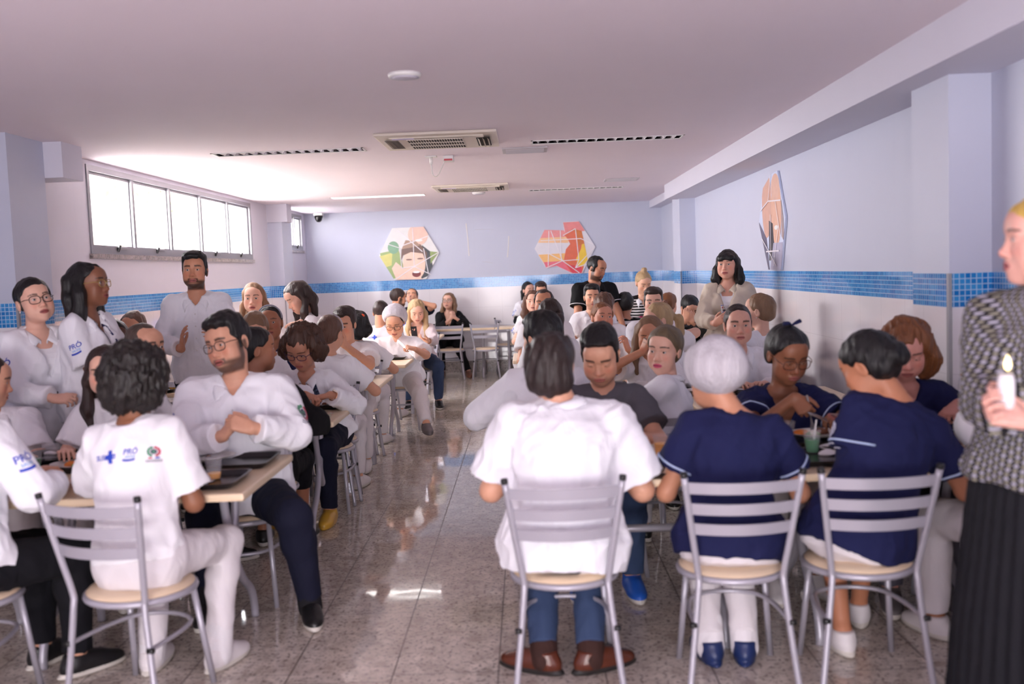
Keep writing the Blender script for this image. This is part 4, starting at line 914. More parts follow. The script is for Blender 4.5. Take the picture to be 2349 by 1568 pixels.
def pro_patch(s=1.0, ox=0, oy=0, m=(0, 1)):
    return [g_text('PRÓ', .030 * s, ox, oy + .004 * s, .12, m[0]), g_text('SAÚDE', .013 * s, ox, oy - .010 * s, .12, m[1]), g_bar(ox - .027 * s, oy - .021 * s, ox + .020 * s, oy - .013 * s, m[0], 5, -.003 * s)]
def decal(name, bvh, org, P, n, up, shapes, mats, parent, off=.0022):
    """lays drawn shapes onto the cloth at P, seen from direction n"""
    n = nrm(n); up = nrm(A3(*up) - n * (A3(*up) @ n)); ri = np.cross(up, n); mb = MB(); P = A3(*P)
    for v, f, mi in shapes:
        pv = []
        for (x, y) in v:
            w = P + ri * x + up * y; hit = bvh.ray_cast(Vector(w + n * .16), Vector(-n), .32); q = np.array(hit[0]) if hit[0] is not None else w; pv.append(q + n * (off + .0002 * mi) - org)
        mb.add(pv, f, mi)
    return mb.build(name, [mats[i] for i in range(len(mats))], parent) if mb.f else None
INK = lambda: [mat('ink_blue', (38, 70, 190), .6), mat('ink_light_blue', (120, 170, 230), .6), mat('ink_red', (190, 70, 90), .6), mat('ink_dark', (70, 66, 92), .6), mat('ink_green', (90, 150, 120), .6), mat('card_white', (244, 243, 246), .35)]
# ---------------------------------------------------------------- assembling
def collar(J, s, parent, org, m, spread=1.0, wide=1.0, high=.026, drop=.06):
    """folded shirt collar: a stand round the neck and a fall whose front points spread over the chest"""
    h, N, f = J['h'], J['N'], J['f']; ax = nrm(nrm(h.w(0, -.022, -.06) - N) + A3(0, 0, .8)); l = nrm(J['ls'] - ax * (J['ls'] @ ax)); fw = np.cross(l, ax); r0 = (.063 if s['sex'] == 'f' else .071) * (.5 + .5 * s.get('w', 1)) * s.get('neck', 1.0); c = N + ax * .012 - f * .006; mb = MB(); v = []; n = 28; A = 166
    for k in range(n + 1):
        t = 2 * k / n - 1; q = abs(t); a = math.radians(A * t); dr = -fw * math.cos(a) + l * math.sin(a); side = l * math.copysign(1, t); fr = max(0, (q - .38) / .62) ** 1.6
        base = c + dr * r0 - ax * drop * fr + fw * .018 * fr
        fall = .034 + .030 * wide * fr ** 2; outd = nrm(dr * (1 - .75 * fr) + side * .75 * fr * spread); hi = high * (1 - .75 * fr)
        v += [base - ax * .014, base + ax * hi, base + ax * hi + outd * .008, base + ax * (hi - fall * .45 * (1 - .35 * fr)) + outd * (.020 + .022 * fr) + fw * .010 * fr, base + ax * (hi - fall) + outd * (.024 + .034 * fr * spread) + fw * .014 * fr]
    mb.add([p - org for p in v], [(5 * k + j, 5 * k + j + 1, 5 * k + 6 + j, 5 * k + 5 + j) for k in range(n) for j in range(4)]); o = mb.build('collar', m, parent, True)
    md = o.modifiers.new('thick', 'SOLIDIFY'); md.thickness = .003; md.offset = 0; return o
def glasses(h, parent, org, col, w=1.0):
    m = mat('spectacle_frame_%d_%d_%d' % col, col, .25, .1); r = MB()
    for s in (-1, 1):
        pts = []
        for k in range(20): a = 2 * PI * k / 20; e = .72; cx, cz = math.copysign(abs(math.cos(a)) ** e, math.cos(a)), math.copysign(abs(math.sin(a)) ** e, math.sin(a)); pts.append(h.w(s * .034 + .0255 * w * cx, .0965 - .006 * abs(cx) * (1 if cx * s > 0 else -.3), -.003 + .019 * w * cz) - org)
        r.tube(pts, .0020, 6, closed=True)
        r.tube([h.w(s * .060 * w, .091, .004) - org, h.w(s * .078, .07, .006) - org, h.w(s * .081, -.01, .002) - org], .0019, 6)
        LN = MB().add(pts, [tuple(range(20))]).build('lens', GLASS, None); LN.parent = parent; LN.name = 'lens'
    r.tube(smooth_path([h.w(-.0095, .098, .002) - org, h.w(0, .102, .005) - org, h.w(.0095, .098, .002) - org], 4), .0020, 6)
    o = r.build('glasses', m, parent, True)
    for c in [c for c in parent.children if c.name.startswith('lens')]: c.parent = o
    return o
def eyes(h, parent, org, iris=(60, 38, 28), look=(0, 0)):
    mb = MB()
    for s in (-1, 1):
        c = h.w(s * .0315, .0735, .0005); g = nrm(h.y + h.x * look[0] + h.z * look[1]); R = .0127 * h.s; x = nrm(np.cross(g, h.z)); y = np.cross(x, g); rings = [0, .20, .42, .55, .9, 1.3, 1.8]; v = [c + g * R - org]; f = []; mi = []; n = 14
        for a in rings[1:]: v += [c + R * (g * math.cos(a) + (x * math.cos(2 * PI * k / n) + y * math.sin(2 * PI * k / n)) * math.sin(a)) - org for k in range(n)]
        for k in range(n): f.append((0, 1 + (k + 1) % n, 1 + k)); mi.append(2)
        for i in range(len(rings) - 2):
            for k in range(n): f.append((1 + i * n + k, 1 + i * n + (k + 1) % n, 1 + (i + 1) * n + (k + 1) % n, 1 + (i + 1) * n + k)); mi.append(1 if i < 1 else 0)
        b = len(mb.v); mb.v += [tuple(p) for p in v]; mb.f += [tuple(i + b for i in q) for q in f]; mb.mi += mi
    return mb.build('eyes', [mat('eye_white', (196, 186, 184), .2), mat('iris_%d_%d_%d' % iris, iris, .2), mat('pupil', (12, 10, 10), .15)], parent, True)
def build_person(s, parts):
    J = s['J']; h = J['h']; org = A3(J['P'][0], J['P'][1], 0.0); r = empty('person', org, 0, s['label'], 'person', None)
    def mk(name, key, m, parent=r): v, q = parts[key][:2]; me = np_mesh(name, v, q, org); return link(name, me, parent, [m])
    V, Q, C = parts['body']; me = np_mesh('body', V, Q, org); at = me.color_attributes.new('Col', 'FLOAT_COLOR', 'POINT'); at.data.foreach_set('color', np.concatenate([C, np.ones((len(C), 1))], 1).astype(np.float32).ravel()); body = link('body', me, r, [skinmat()])
    if len(C) != len(me.vertices): print('vertex mismatch')
    T = s['top']; tm = T['m']; top = mk(T.get('name', 'shirt'), 'top', tm); lg = mk(s['legs'].get('name', 'trousers'), 'legs', s['legs']['m'])
    for q in (1, -1):
        o = mk('shoe', 'shoe%d' % q, s['shoe']['m'])
        if s['shoe'].get('sole'):
            o.data.materials.append(s['shoe']['sole']); me = o.data; zs = np.zeros(len(me.polygons) * 3); me.polygons.foreach_get('center', zs); me.polygons.foreach_set('material_index', (zs.reshape(-1, 3)[:, 2] < .024).astype(np.int32))
    if s.get('sock'):
        for q in (1, -1): mk('sock', 'sock%d' % q, cloth('sock_%d_%d_%d' % s['sock'], s['sock']))
    if 'hair' in parts: mk('hair' if s['hair'][0] != 'net' else 'hair_net', 'hair', s['hair'][2])
    if s.get('eyes', True): eyes(h, body, org, s.get('iris', (60, 38, 28)), s.get('look', (0, 0)))
    if s.get('glasses'): glasses(h, r, org, s['glasses'], s.get('gw', 1.0))
    need = s.get('marks', []); nk = T.get('neck', 'crew')
    if T.get('collar'): collar(J, s, top, org, T.get('cm', tm), T.get('cs', 1.0), T.get('cw', 1.0))
    if not need: return r
    bv = BVHTree.FromPolygons([tuple(p) for p in parts['top'][0]], [tuple(p) for p in parts['top'][1]]); ink = INK(); ax, ls, fs, N = J['ax'], J['ls'], J['fs'], J['N']
    for mk_ in need:
        kd, a = mk_[0], mk_[1:]
        if kd in ('proL', 'proR', 'crestL', 'crestR', 'whitecrestR', 'whitecrestL'):
            q = 1 if kd.endswith('L') else -1; S_, E_ = J['S'][q], J['E'][q]; u = nrm(E_ - S_); P = S_ + (E_ - S_) * (a[0] if a else .42); dirn = J['ls'] * q + J['fs'] * (a[1] if len(a) > 1 else .15); sc = a[2] if len(a) > 2 else 1.3
            if kd.startswith('pro'): decal('sleeve_patch', bv, org, P, dirn, -u, pro_patch(sc), ink, top)
            elif kd.startswith('white'): w = mat('ink_white', (226, 226, 240), .6); decal('sleeve_crest', bv, org, P, dirn, -u, crest(sc), [w, w, mat('ink_grey', (190, 192, 214), .6), w], top)
            else: decal('sleeve_crest', bv, org, P, dirn, -u, crest(sc, m=(3, 4, 2, 0)), ink, top)
        elif kd == 'badge':
            x, z = a[0], a[1]; P = N - ax * z + ls * x; decal('badge', bv, org, P, fs, ax, [g_bar(-.027, -.036, .027, .036, 5), g_bar(-.027, .028, .027, .036, a[2] if len(a) > 2 else 2), g_ring(-.012, .012, 0, .006, 0, 360, 2, 8), g_bar(-.002, .010, .022, .013, 0), g_ring(.0, -.014, 0, .010, 0, 360, 3, 10), g_bar(-.014, -.036, .014, -.026, 0)], ink, top, .006)
        elif kd == 'lanyard':
            m_ = mat('lanyard_navy', (40, 44, 92), .6); zz = a[0] if a else .22; 
            for q in (1, -1): decal('lanyard', bv, org, N - ax * .02, fs, ax, [([(q * .055 - .006 + (0 - q * .05) * t, .03 - zz * t) for t in np.linspace(0, 1, 9) for _ in (0,)] + [(q * .055 + .006 + (0 - q * .05) * t, .03 - zz * t) for t in np.linspace(0, 1, 9)], [(k, k + 9, k + 10, k + 1) for k in range(8)], 0)], [m_], top, .004)
        elif kd == 'vtrim':
            m_ = mat('trim_navy', (42, 46, 96), .7); dp, hw = a[0], a[1]; wdt = .02
            for q in (1, -1): decal('neck_trim', bv, org, N, fs, ax, [([(q * hw * (1 - t), -dp * t) for t in np.linspace(0, 1, 9)] + [(q * (hw * (1 - t) + wdt), -dp * t) for t in np.linspace(0, 1, 9)], [(k, k + 9, k + 10, k + 1) for k in range(8)], 0)], [m_], top, .003)
            decal('neck_trim', bv, org, N - ax * dp, fs, ax, [g_bar(-.012, -a[2], .012, 0, 0)], [m_], top, .003)
        elif kd == 'placket':
            m_ = T['m']; z0, z1 = a; n = 14; decal('placket', bv, org, N, fs, ax, [([(-.016, -z0 - (z1 - z0) * k / n) for k in range(n + 1)] + [(.016, -z0 - (z1 - z0) * k / n) for k in range(n + 1)], [(k, k + 1, n + 2 + k, n + 1 + k) for k in range(n)], 0)], [m_], top, .004)
            bm_ = mat('pearl_button', (222, 218, 222), .25)
            for k in range(int((z1 - z0) / .085)): decal('button', bv, org, N - ax * (z0 + .03 + .085 * k), fs, ax, [g_ring(0, 0, 0, .0055, 0, 360, 0, 10)], [bm_], top, .0065)
        elif kd == 'dark_buttons':
            for k in range(3): decal('button', bv, org, N - ax * (a[0] + .10 * k) + ls * a[1], fs, ax, [g_ring(0, 0, 0, .011, 0, 360, 0, 12)], [mat('dark_button', (40, 38, 48), .3)], top, .006)
        elif kd == 'backlogo':
            P = N - ax * a[0] + ls * (-.03); sc = 1.0; plus = [([(x * .026 + -.060, y * .026) for x, y in ((-.9, -.35), (-.35, -.35), (-.15, -1), (.5, -.95), (.4, -.35), (1, -.25), (.95, .4), (.4, .35), (.3, 1), (-.35, .95), (-.3, .35), (-.95, .3))], [tuple(range(12))], 0)]
            for nm_, sh in (('back_text', [g_text('SUS', .028, -.108, -.008, 0, 0)]), ('back_cross', plus), ('back_patch', pro_patch(1.0, .020, .0, (0, 1))), ('back_crest', crest(1.0, .098, .006, (3, 4, 2, 0)))):
                if len(a) < 2 or nm_ in ('back_text', 'back_cross'): decal(nm_, bv, org, P, -fs, ax, sh, ink, top)
        elif kd == 'chestlogo':
            P = N - ax * a[1] + ls * a[0]; w = mat('ink_white', (226, 226, 240), .6); decal('chest_logo', bv, org, P, fs, ax, [g_ring(-.008, .0, 0, .012, 0, 360, 2, 10, 1), g_bar(.003, .0, .018, .014, 1, 3), g_ring(-.006, .016, 0, .006, 0, 360, 3, 8), g_bar(-.022, -.020, .026, -.016, 4), g_bar(-.022, -.026, .026, -.023, 4)], [w, mat('logo_green', (140, 206, 150), .6), mat('logo_red', (186, 32, 52), .6), mat('logo_yellow', (236, 200, 120), .6), w], top)
        elif kd == 'whitelogo':
            P = N - ax * a[1] + ls * a[0]; decal('chest_logo', bv, org, P, fs, ax, [g_bar(-.012, -.003, .012, .003, 2, 3), g_bar(-.003, -.012, .003, .012, 2, 1), g_bar(-.01, -.024, .04, -.02, 0), g_bar(-.01, -.032, .04, -.028, 0)], ink, top)
        elif kd == 'heart':
            P = N - ax * a[0]; v = [(0, 0)] + [(.070 * (16 * math.sin(t) ** 3) / 16, .062 * (13 * math.cos(t) - 5 * math.cos(2 * t) - 2 * math.cos(3 * t) - math.cos(4 * t)) / 14) for t in np.linspace(0, 2 * PI, 25)[:-1]]; decal('heart_print', bv, org, P, fs, ax, [(v, [(0, 1 + k, 1 + (k + 1) % 24) for k in range(24)], 0)], [mat('heart_pink', (206, 20, 110), .7)], top, .008)
        elif kd == 'cuff':       # piping around a short sleeve
            col = a[0]; m_ = mat('piping_%d_%d_%d' % col, col, .6)
            for q in (1, -1):
                S_, E_ = J['S'][q], J['E'][q]; u = nrm(E_ - S_); c = S_ + (E_ - S_) * (T.get('sleeve', .62) - a[1]); x = nrm(np.cross(u, A3(.3, .5, .8))); y = np.cross(u, x); pts = []
                for k in range(28):
                    dr = x * math.cos(2 * PI * k / 28) + y * math.sin(2 * PI * k / 28); hit = bv.ray_cast(Vector(c + dr * .15), Vector(-dr), .15); pts.append((np.array(hit[0]) if hit[0] is not None else c + dr * .06) + dr * .0015 - org)
                MB().tube(pts, .0042, 6, closed=True).build('sleeve_piping', m_, top, True)
        elif kd == 'watch':
            q = 1 if a[0] == 'L' else -1; W, E_ = J['W'][q], J['E'][q]; u = nrm(E_ - W); c = W + u * .03; x = nrm(np.cross(u, A3(.3, .5, .8))); y = np.cross(u, x); w_ = MB().tube([c + .031 * (x * math.cos(2 * PI * k / 20) + y * math.sin(2 * PI * k / 20)) - org for k in range(20)], .006, 8, closed=True).build('watch_strap', mat('rose_gold', (206, 150, 120), .25, .7), r, True); dz = nrm(A3(0, -.5, 1)); dz = nrm(dz - u * (dz @ u)); MB().tube([c + dz * .030 - org, c + dz * .040 - org], .019, 18).build('watch_face', mat('watch_dial', (236, 222, 210), .2), w_, True)
        elif kd == 'earring':
            for q in (1, -1): MB().lathe([(0, -.005), (.005, 0), (0, .005)], 8, tuple(h.w(q * .083, -.006, -.046) - org)).build('earring', mat('pearl', (236, 230, 226), .2), r, True)
        elif kd == 'bow':
            b = h.w(*a[0]); w = MB()
            for q in (-1, 1): w.tube([b - org, b + h.x * q * .022 + h.z * .012 - org, b + h.x * q * .042 + h.z * (.022 if q > 0 else .01) - org], [.007, .018, .021], 8, flat=.5)
            w.build('hair_bow', a[1], r, True)
        elif kd == 'tie': MB().lathe([(0, -.02), (.02, -.012), (.025, 0), (.02, .012), (0, .02)], 12, tuple(h.w(*a[0]) - org)).build('hair_tie', a[1], r, True)
        elif kd == 'band':
            pts = [h.w(.086 * math.cos(t), -.01 + .0, .036 + .092 * math.sin(t)) + h.y * .030 - org for t in np.linspace(-.1, PI + .1, 20)]; MB().tube(pts, .006, 6, flat=.5).build('hair_band', a[0], r, True)
        elif kd == 'necklace': pts = [N + ls * .055 * math.cos(t) + fs * (.045 + .03 * max(0, -math.sin(t))) + ax * (.0 + .075 * math.sin(t)) - org for t in np.linspace(PI, 2 * PI, 14)]; MB().tube(pts, .0014, 5).build('necklace', mat('gold', (200, 160, 90), .25, .8), r, True)
    return r
PEOPLE = []
def person(**s): s['seed'] = len(PEOPLE) * 7 + 11; s['J'] = solve(s); PEOPLE.append(s)
# ================================================================ WHO IS IN THE ROOM
WS = cloth('white_shirt_cotton', (243, 242, 249), .40); WT = cloth('white_jersey', (244, 242, 247), .36); WP = cloth('white_trouser_twill', (226, 220, 224), .34); NVS = cloth('navy_scrub_cotton', (27, 31, 72), .34); NVP = cloth('dark_navy_trousers', (22, 24, 44), .3)
BLK = cloth('black_knit', (20, 19, 22), .3); GRY = cloth('grey_jersey', (92, 90, 98), .4); BLU = cloth('blue_polo_cotton', (28, 92, 196), .3); BEI = cloth('beige_wool', (206, 192, 176), .4); JEA = cloth('blue_denim', (58, 74, 106), .35); BLK2 = cloth('black_trousers', (20, 20, 26), .3); WPS = cloth('shaded_white_trousers', (96, 92, 104), .3); LEA = mat('black_leather', (24, 24, 28), .35, 0, .1, 8, .3, 60); CARD = cloth('pale_knit', (226, 212, 216), .4)  # the grey trouser cloth is white trousers with shade put into the colour
def striped(name, p, duty, top=None, slant=0.0):
    t = NT(name); o = t.obj(); sp = t.n('ShaderNodeSeparateXYZ'); t.l(o, sp.inputs[0]); z = sp.outputs[2]
    w = t.math('ADD', z, t.math('MULTIPLY', t.noise(6, 2, o), .012)); f = t.math('LESS_THAN', t.math('FRACT', t.math('DIVIDE', w, p)), duty)
    if top: f = t.math('MAXIMUM', f, t.math('GREATER_THAN', z, top))
    t.set(t.mix(f, lin((232, 228, 230)), lin((20, 18, 22))), .85, 0, .25); t.bump(t.noise(9, 2, o), .3, .03); return t.m
def dotted(name):
    t = NT(name); o = t.obj(); sp = t.n('ShaderNodeSeparateXYZ'); t.l(o, sp.inputs[0])
    u = t.math('MULTIPLY', t.math('ARCTAN2', sp.outputs[1], sp.outputs[0]), 27.0); v = t.math('MULTIPLY', sp.outputs[2], 2 * PI / .024)
    d = t.math('MULTIPLY', t.math('SINE', u), t.math('SINE', v)); f = t.math('GREATER_THAN', t.math('ABSOLUTE', d), .46); pick = t.math('GREATER_THAN', d, 0.0)
    c = t.mix(f, lin((24, 22, 28)), t.mix(pick, lin((176, 174, 190)), lin((146, 142, 128)))); t.set(c, .75, 0, .3); t.bump(t.noise(9, 2, o), .35, .03); return t.m
def vest_print():
    t = NT('dark_lace_print'); o = t.obj(); f = t.ramp(t.noise(60, 4, o, .6, 2.0), [(.46, (0, 0, 0)), (.56, (1, 1, 1))]); t.set(t.mix(f, lin((24, 30, 52)), lin((84, 100, 128))), .8); return t.m
ST1, ST2, DOT = striped('wide_striped_knit', .056, .42), striped('striped_sweater_knit', .034, .55, 1.20), dotted('small_oval_print')
hk, hd, hb, hl = hairmat('hair_black', (17, 15, 17)), hairmat('hair_dark_brown', (40, 28, 26)), hairmat('hair_brown', (78, 54, 44)), hairmat('hair_light_brown', (112, 84, 64), (150, 116, 88))
hy_, hr_, hw_, hg_, hc_ = hairmat('hair_blonde', (142, 112, 82), (206, 176, 132)), hairmat('hair_auburn', (104, 62, 40), (150, 96, 60)), hairmat('hair_net_white', (150, 143, 152), (232, 228, 234), .7), hairmat('hair_golden', (176, 138, 60), (226, 190, 104)), hairmat('hair_curly_dark', (36, 24, 22), (92, 60, 46))
netc = hairmat('hair_net_mesh', (188, 180, 190), (226, 222, 228), .7)
SB = dict(m=mat('black_shoe', (22, 21, 23), .4), sole=mat('white_sole', (214, 208, 200), .6)); SW = dict(m=mat('white_shoe', (226, 220, 222), .5), sole=mat('white_sole', (214, 208, 200), .6)); SN = dict(m=mat('navy_clog', (26, 44, 92), .4)); SBR = dict(m=mat('brown_leather_shoe', (92, 46, 32), .22), sole=mat('dark_sole', (34, 30, 30), .6)); SG = dict(m=mat('grey_shoe', (110, 102, 104), .6), sole=mat('white_sole', (214, 208, 200), .6)); SK = dict(m=mat('tan_shoe', (120, 70, 50), .4)); SY = dict(m=mat('gold_sandal', (206, 160, 60), .3))
LT, MD, TN, BR, DK = (232, 182, 160), (222, 166, 138), (206, 146, 116), (150, 100, 74), (112, 72, 54)
wt = lambda **k: dict(dict(m=WT, name='t_shirt', sleeve=.66, loose=.006), **k)
ws = lambda **k: dict(dict(m=WS, name='shirt', neck='shirt', collar=True, sleeve=1.88, loose=.008), **k)
nv = lambda **k: dict(dict(m=NVS, name='scrub_top', sleeve=.60, loose=.008, hem=-.16, neck='crew'), **k)
wp, np_, bp, je = dict(m=WP), dict(m=NVP), dict(m=BLK2), dict(m=JEA, name='jeans')
PIP = ('cuff', (186, 204, 236), .055)
table_hands = dict()
# ---- left side of the aisle
person(who='woman in the white blazer', x=78, y=690, d=5.55, kind='stand', ty=55, hy=48, hp=-8, hr=-8, sex='f', w=1.12, fat=1.12, sc=.97, skin=LT, hair=('short', dict(vol=1.06, slope=1.1, front=.066, nape=-.085, side=.05), hk), top=dict(m=WS, name='blazer', neck='blazer', collar=True, cw=1.6, cs=1.3, sleeve=1.85, hem=-.28, loose=.012, flare=.02), legs=wp, shoe=SW, glasses=(40, 30, 34), gw=1.08, lips=(150, 50, 60), rh=dict(px=(126, 914, 5.3), dir=(.35, .85, .0), n=(.6, -.2, -.7), curl=(45, 50, 30)), lh=dict(px=(188, 902, 5.5), dir=(.1, .9, -.1), n=(-.3, 0, .9), curl=(15, 20, 15)), marks=[('proR', .5, .3, 1.7), ('dark_buttons', .34, .02), ('earring',)], label='standing woman with short black hair, glasses and a white blazer at far left', inner=True)
person(who='tall woman with long black hair', x=204, y=652, d=5.6, kind='stand', ty=80, hy=84, hp=-4, sex='f', skin=(140, 92, 70), hair=('long', dict(len=.36, th=.034, fwd=-.005, slope=1.1, front=.060), hk), top=dict(m=WS, name='shirt', neck='v', collar=True, sleeve=.78, hem=-.2, loose=.012), legs=np_, shoe=SB, glasses=(170, 140, 80), lips=(140, 60, 64), rh=dict(p=(.02, .30, 1.08)), lh=dict(p=(.1, .3, 1.1)), marks=[('proR', .42, .25, 1.25), ('lanyard', .3), ('badge', 0, .36)], label='standing woman in profile with long straight black hair and glasses, beside the window wall')
person(who='standing bearded man', x=447, y=621, d=7.0, kind='stand', ty=10, hy=8, hp=-4, sex='m', w=1.0, skin=TN, hair=('quiff', dict(nape=-.06, side=.03), hk), beard=((30, 22, 22), .88), mouth=.5, top=ws(hem=-.24, flare=.02), legs=np_, shoe=SB, lips=(176, 92, 90), rh=dict(px=(416, 800, 6.72), dir=(.15, .3, .95), n=(1, -.1, 0), curl=(12, 16, 12), out=.9), lh=dict(px=(492, 800, 6.72), dir=(-.15, .3, .95), n=(-1, -.1, 0), curl=(20, 30, 20), out=.9), marks=[('placket', .09, .5), ('badge', .085, .21, 0), ('crestL', .4)], label='standing bearded man in a white button shirt gesturing below the window')
person(who='person with the afro', x=314, y=884, d=3.92, ty=171, hy=180, hp=5, hs=.98, sex='m', w=.86, skin=BR, hair=('afro', dict(amp=.006, freq=260, vol=1.0), hairmat('hair_afro', (16, 13, 14), (40, 32, 30))), top=wt(loose=.010, hem=-.02, sleeve=.78), legs=wp, shoe=SW, eyes=True, rh=dict(p=(-.08, .22, .80), out=.55, dn=-1), lh=dict(p=(.16, .32, .79), out=.8), rl=dict(kf=.40, spread=.07, af=-.12, al=.0), ll=dict(kf=.36, af=-.12), marks=[('backlogo', .13)], label='person with a black afro in a white printed t-shirt, seated with back to camera', hip=(-1.53, 3.76), cy=164, nk=.155, sock=(226, 222, 226))
person(who='bearded man in glasses', x=524, y=786, d=4.86, ty=8, hy=-24, hp=6, hr=-12, hs=1.14, sex='m', w=1.26, fat=1.08, belly=.03, skin=MD, hair=('quiff', dict(nape=-.06, side=.04, amp=.003), hk), beard=((40, 28, 26), .82), mouth=.7, smile=.5, top=ws(loose=.014, hem=-.12), legs=np_, shoe=SB, glasses=(70, 56, 56), lips=(196, 104, 100), rh=dict(px=(512, 1000, 4.55), dir=(.55, .1, .7), n=(.8, -.3, .1), curl=(50, 55, 30), out=1.1), lh=dict(px=(578, 982, 4.55), dir=(-.85, .1, .35), n=(-.5, -.6, -.2), curl=(45, 50, 35), out=1.1), ll=dict(kf=.44, spread=.20, af=-.05, al=.05), rl=dict(kf=.3, spread=.05), marks=[('placket', .09, .42), ('badge', .095, .20), ('crestL', .50, .55, 1.8), ('proR', .55, .4, 1.4)], label='bearded man in glasses and white shirt clasping his hands at the front left table', sock=(30, 28, 32))
person(who='woman with long dark hair behind the afro', x=243, y=850, d=5.05, ty=0, hy=12, hp=8, sex='f', skin=LT, hair=('long', dict(len=.34, th=.026, fwd=.0, front=.058), hd), top=wt(), legs=wp, shoe=SW, marks=[('crestL', .45, .5)], tray=1, label='seated woman with long dark brown hair half hidden behind the afro')
person(who='man with a receding hairline', x=333, y=795, d=5.5, ty=120, hy=62, hp=2, hs=1.1, sex='m', skin=MD, hair=('receding', dict(vol=.985, amp=.0012, freq=240), hairmat('hair_grey_brown', (62, 50, 46), (104, 88, 80))), beard=((50, 40, 38), .6), top=wt(), legs=np_, shoe=SB, label='man with receding short hair turned to the right above the afro', tray=0)
person(who='woman with pulled back hair under the window', x=306, y=752, d=7.5, ty=0, hy=-5, hp=10, sex='f', skin=TN, hair=('tied', dict(front=.05, vol=.98), hb), top=wt(), legs=wp, shoe=SW, label='woman whose tied brown hair and forehead show behind the receding hairline man')
person(who='dark-skinned woman by the window wall', x=266, y=775, d=6.85, ty=20, hy=30, hp=5, sex='f', skin=(96, 60, 48), hair=('tied', dict(front=.062), hk), glasses=(50, 36, 34), top=wt(), legs=wp, shoe=SW, label='dark-skinned woman in glasses seated behind the long-haired standing woman')
person(who='person cut by the left edge', x=-26, y=872, d=5.0, ty=30, hy=112, hp=12, sex='m', skin=MD, hair=('short', dict(), hd), top=ws(sleeve=.7), legs=wp, shoe=SW, w=1.05, label='person in pale shirt whose dark hair is cut by the left edge')
person(who='person in the left foreground', x=-75, y=890, d=3.95, ty=150, hy=160, hp=10, sex='m', skin=MD, hair=('short', dict(), hk), top=ws(sleeve=1.75, loose=.014), legs=bp, shoe=SB, w=1.08, rh=dict(p=(-.22, .26, .79), out=1.1), lh=dict(p=(.12, .34, .79)), marks=[('proR', .55, .0, 1.4)], label='person in white long sleeves and black trousers in the left foreground corner', hip=(-2.2, 3.72))
person(who='curly-haired woman in glasses', x=692, y=795, d=6.5, ty=-12, hy=-14, hp=34, hr=4, hs=1.16, sex='f', w=1.12, fat=1.05, lid=.7, skin=(200, 142, 116), hair=('bob', dict(len=.06, th=.048, amp=.008, freq=120, slope=1.0, vol=1.10, curly=1), hc_), glasses=(46, 40, 80), top=ws(loose=.012, neck='open'), legs=np_, shoe=SY, rh=dict(px=(702, 906, 6.15), dir=(.7, .5, -.1), curl=(40, 45, 25), out=.9), lh=dict(px=(757, 905, 6.2), dir=(-.8, .4, -.1), curl=(40, 45, 25), out=1.0), ll=dict(kf=.42, spread=.10, af=-.06), rl=dict(kf=.38), marks=[('watch', 'L'), ('necklace',), ('earring',)], vest=True, label='curly-haired woman in glasses looking down, white shirt and dark patterned vest front')
person(who='dark-haired woman in the black coat', x=588, y=800, d=5.6, ty=178, hy=118, hp=0, sex='f', skin=(172, 116, 88), hair=('tied', dict(front=.058), hk), top=dict(m=BLK, name='coat', sleeve=1.85, loose=.014, hem=-.16, neck='shirt', collar=True, cm=NVS), legs=dict(m=BLK2, upto=.25), shoe=SB, label='dark-haired woman in a black coat seated back to back with the bearded man in glasses', tray=0, rh=dict(p=(-.22, .16, .79), out=1.2, dn=-1.0))
person(who='brown-haired person under the standing woman', x=586, y=758, d=6.75, ty=10, hy=20, hp=30, sex='f', skin=MD, hair=('tied', dict(front=.056), hl), top=wt(), legs=wp, shoe=SW, label='person whose light brown bowed head shows between dark bun and navy blouse', tray=0)
person(who='woman in the navy collared blouse', x=621, y=741, d=7.45, ty=0, hy=6, hp=-4, hr=-5, sex='f', w=1.05, fat=1.05, skin=(168, 112, 84), hair=('tied', dict(front=.056, vol=.98), hk), mouth=.6, top=dict(m=NVS, name='blouse', neck='open', collar=True, sleeve=.66, loose=.006, cw=1.3), legs=np_, shoe=SB, lips=(170, 90, 84), marks=[('band', mat('grey_band', (150, 150, 164), .6))], label='dark-haired woman in a navy collared blouse facing camera, seated on the left')
person(who='standing woman with long light brown hair', x=582, y=684, d=8.75, kind='stand', ty=0, hy=6, sex='f', sc=.9, skin=LT, hair=('long', dict(len=.30, th=.021, fwd=.03, front=.060), hl), mouth=.5, top=dict(m=WT, name='blouse', neck='v', sleeve=.7, loose=.006), legs=np_, shoe=SB, lips=(196, 100, 100), marks=[('vtrim', .15, .062, .3), ('badge', .03, .26, 0)], label='standing woman with long light brown hair and navy trimmed white blouse', hs=1.12)
person(who='bending woman with hanging brown hair', x=683, y=680, d=8.75, kind='stand', ty=-75, hy=-62, hp=32, lean=28, sex='f', sc=.95, skin=LT, hair=('long', dict(len=.27, th=.026, fwd=.02, front=.06), hd), lid=.7, top=wt(hem=-.2, sleeve=.62), legs=dict(m=NVP), shoe=SB, lh=dict(px=(690, 738, 8.5), dir=(0, 1, -.1), curl=(15, 20, 15), out=.4), rh=dict(p=(-.1, .38, .95)), marks=[('lanyard', .3), ('crestL', .5, .2, 1.5), ('whitelogo', .05, .15)], label='bending woman with long hanging brown hair and white polo, reaching left', hs=1.12)
person(who='woman with the low bun', x=757, y=764, d=7.25, ty=178, hy=165, hp=10, hs=1.08, sex='f', skin=MD, hair=('bun', dict(bun=(0, -.115, .035), br=.036), hb), top=wt(loose=.010), legs=wp, shoe=SW, rh=dict(p=(-.18, .3, .79), out=1.0), marks=[('band', netc)], label='woman with a low brown bun and white t-shirt seen from behind')
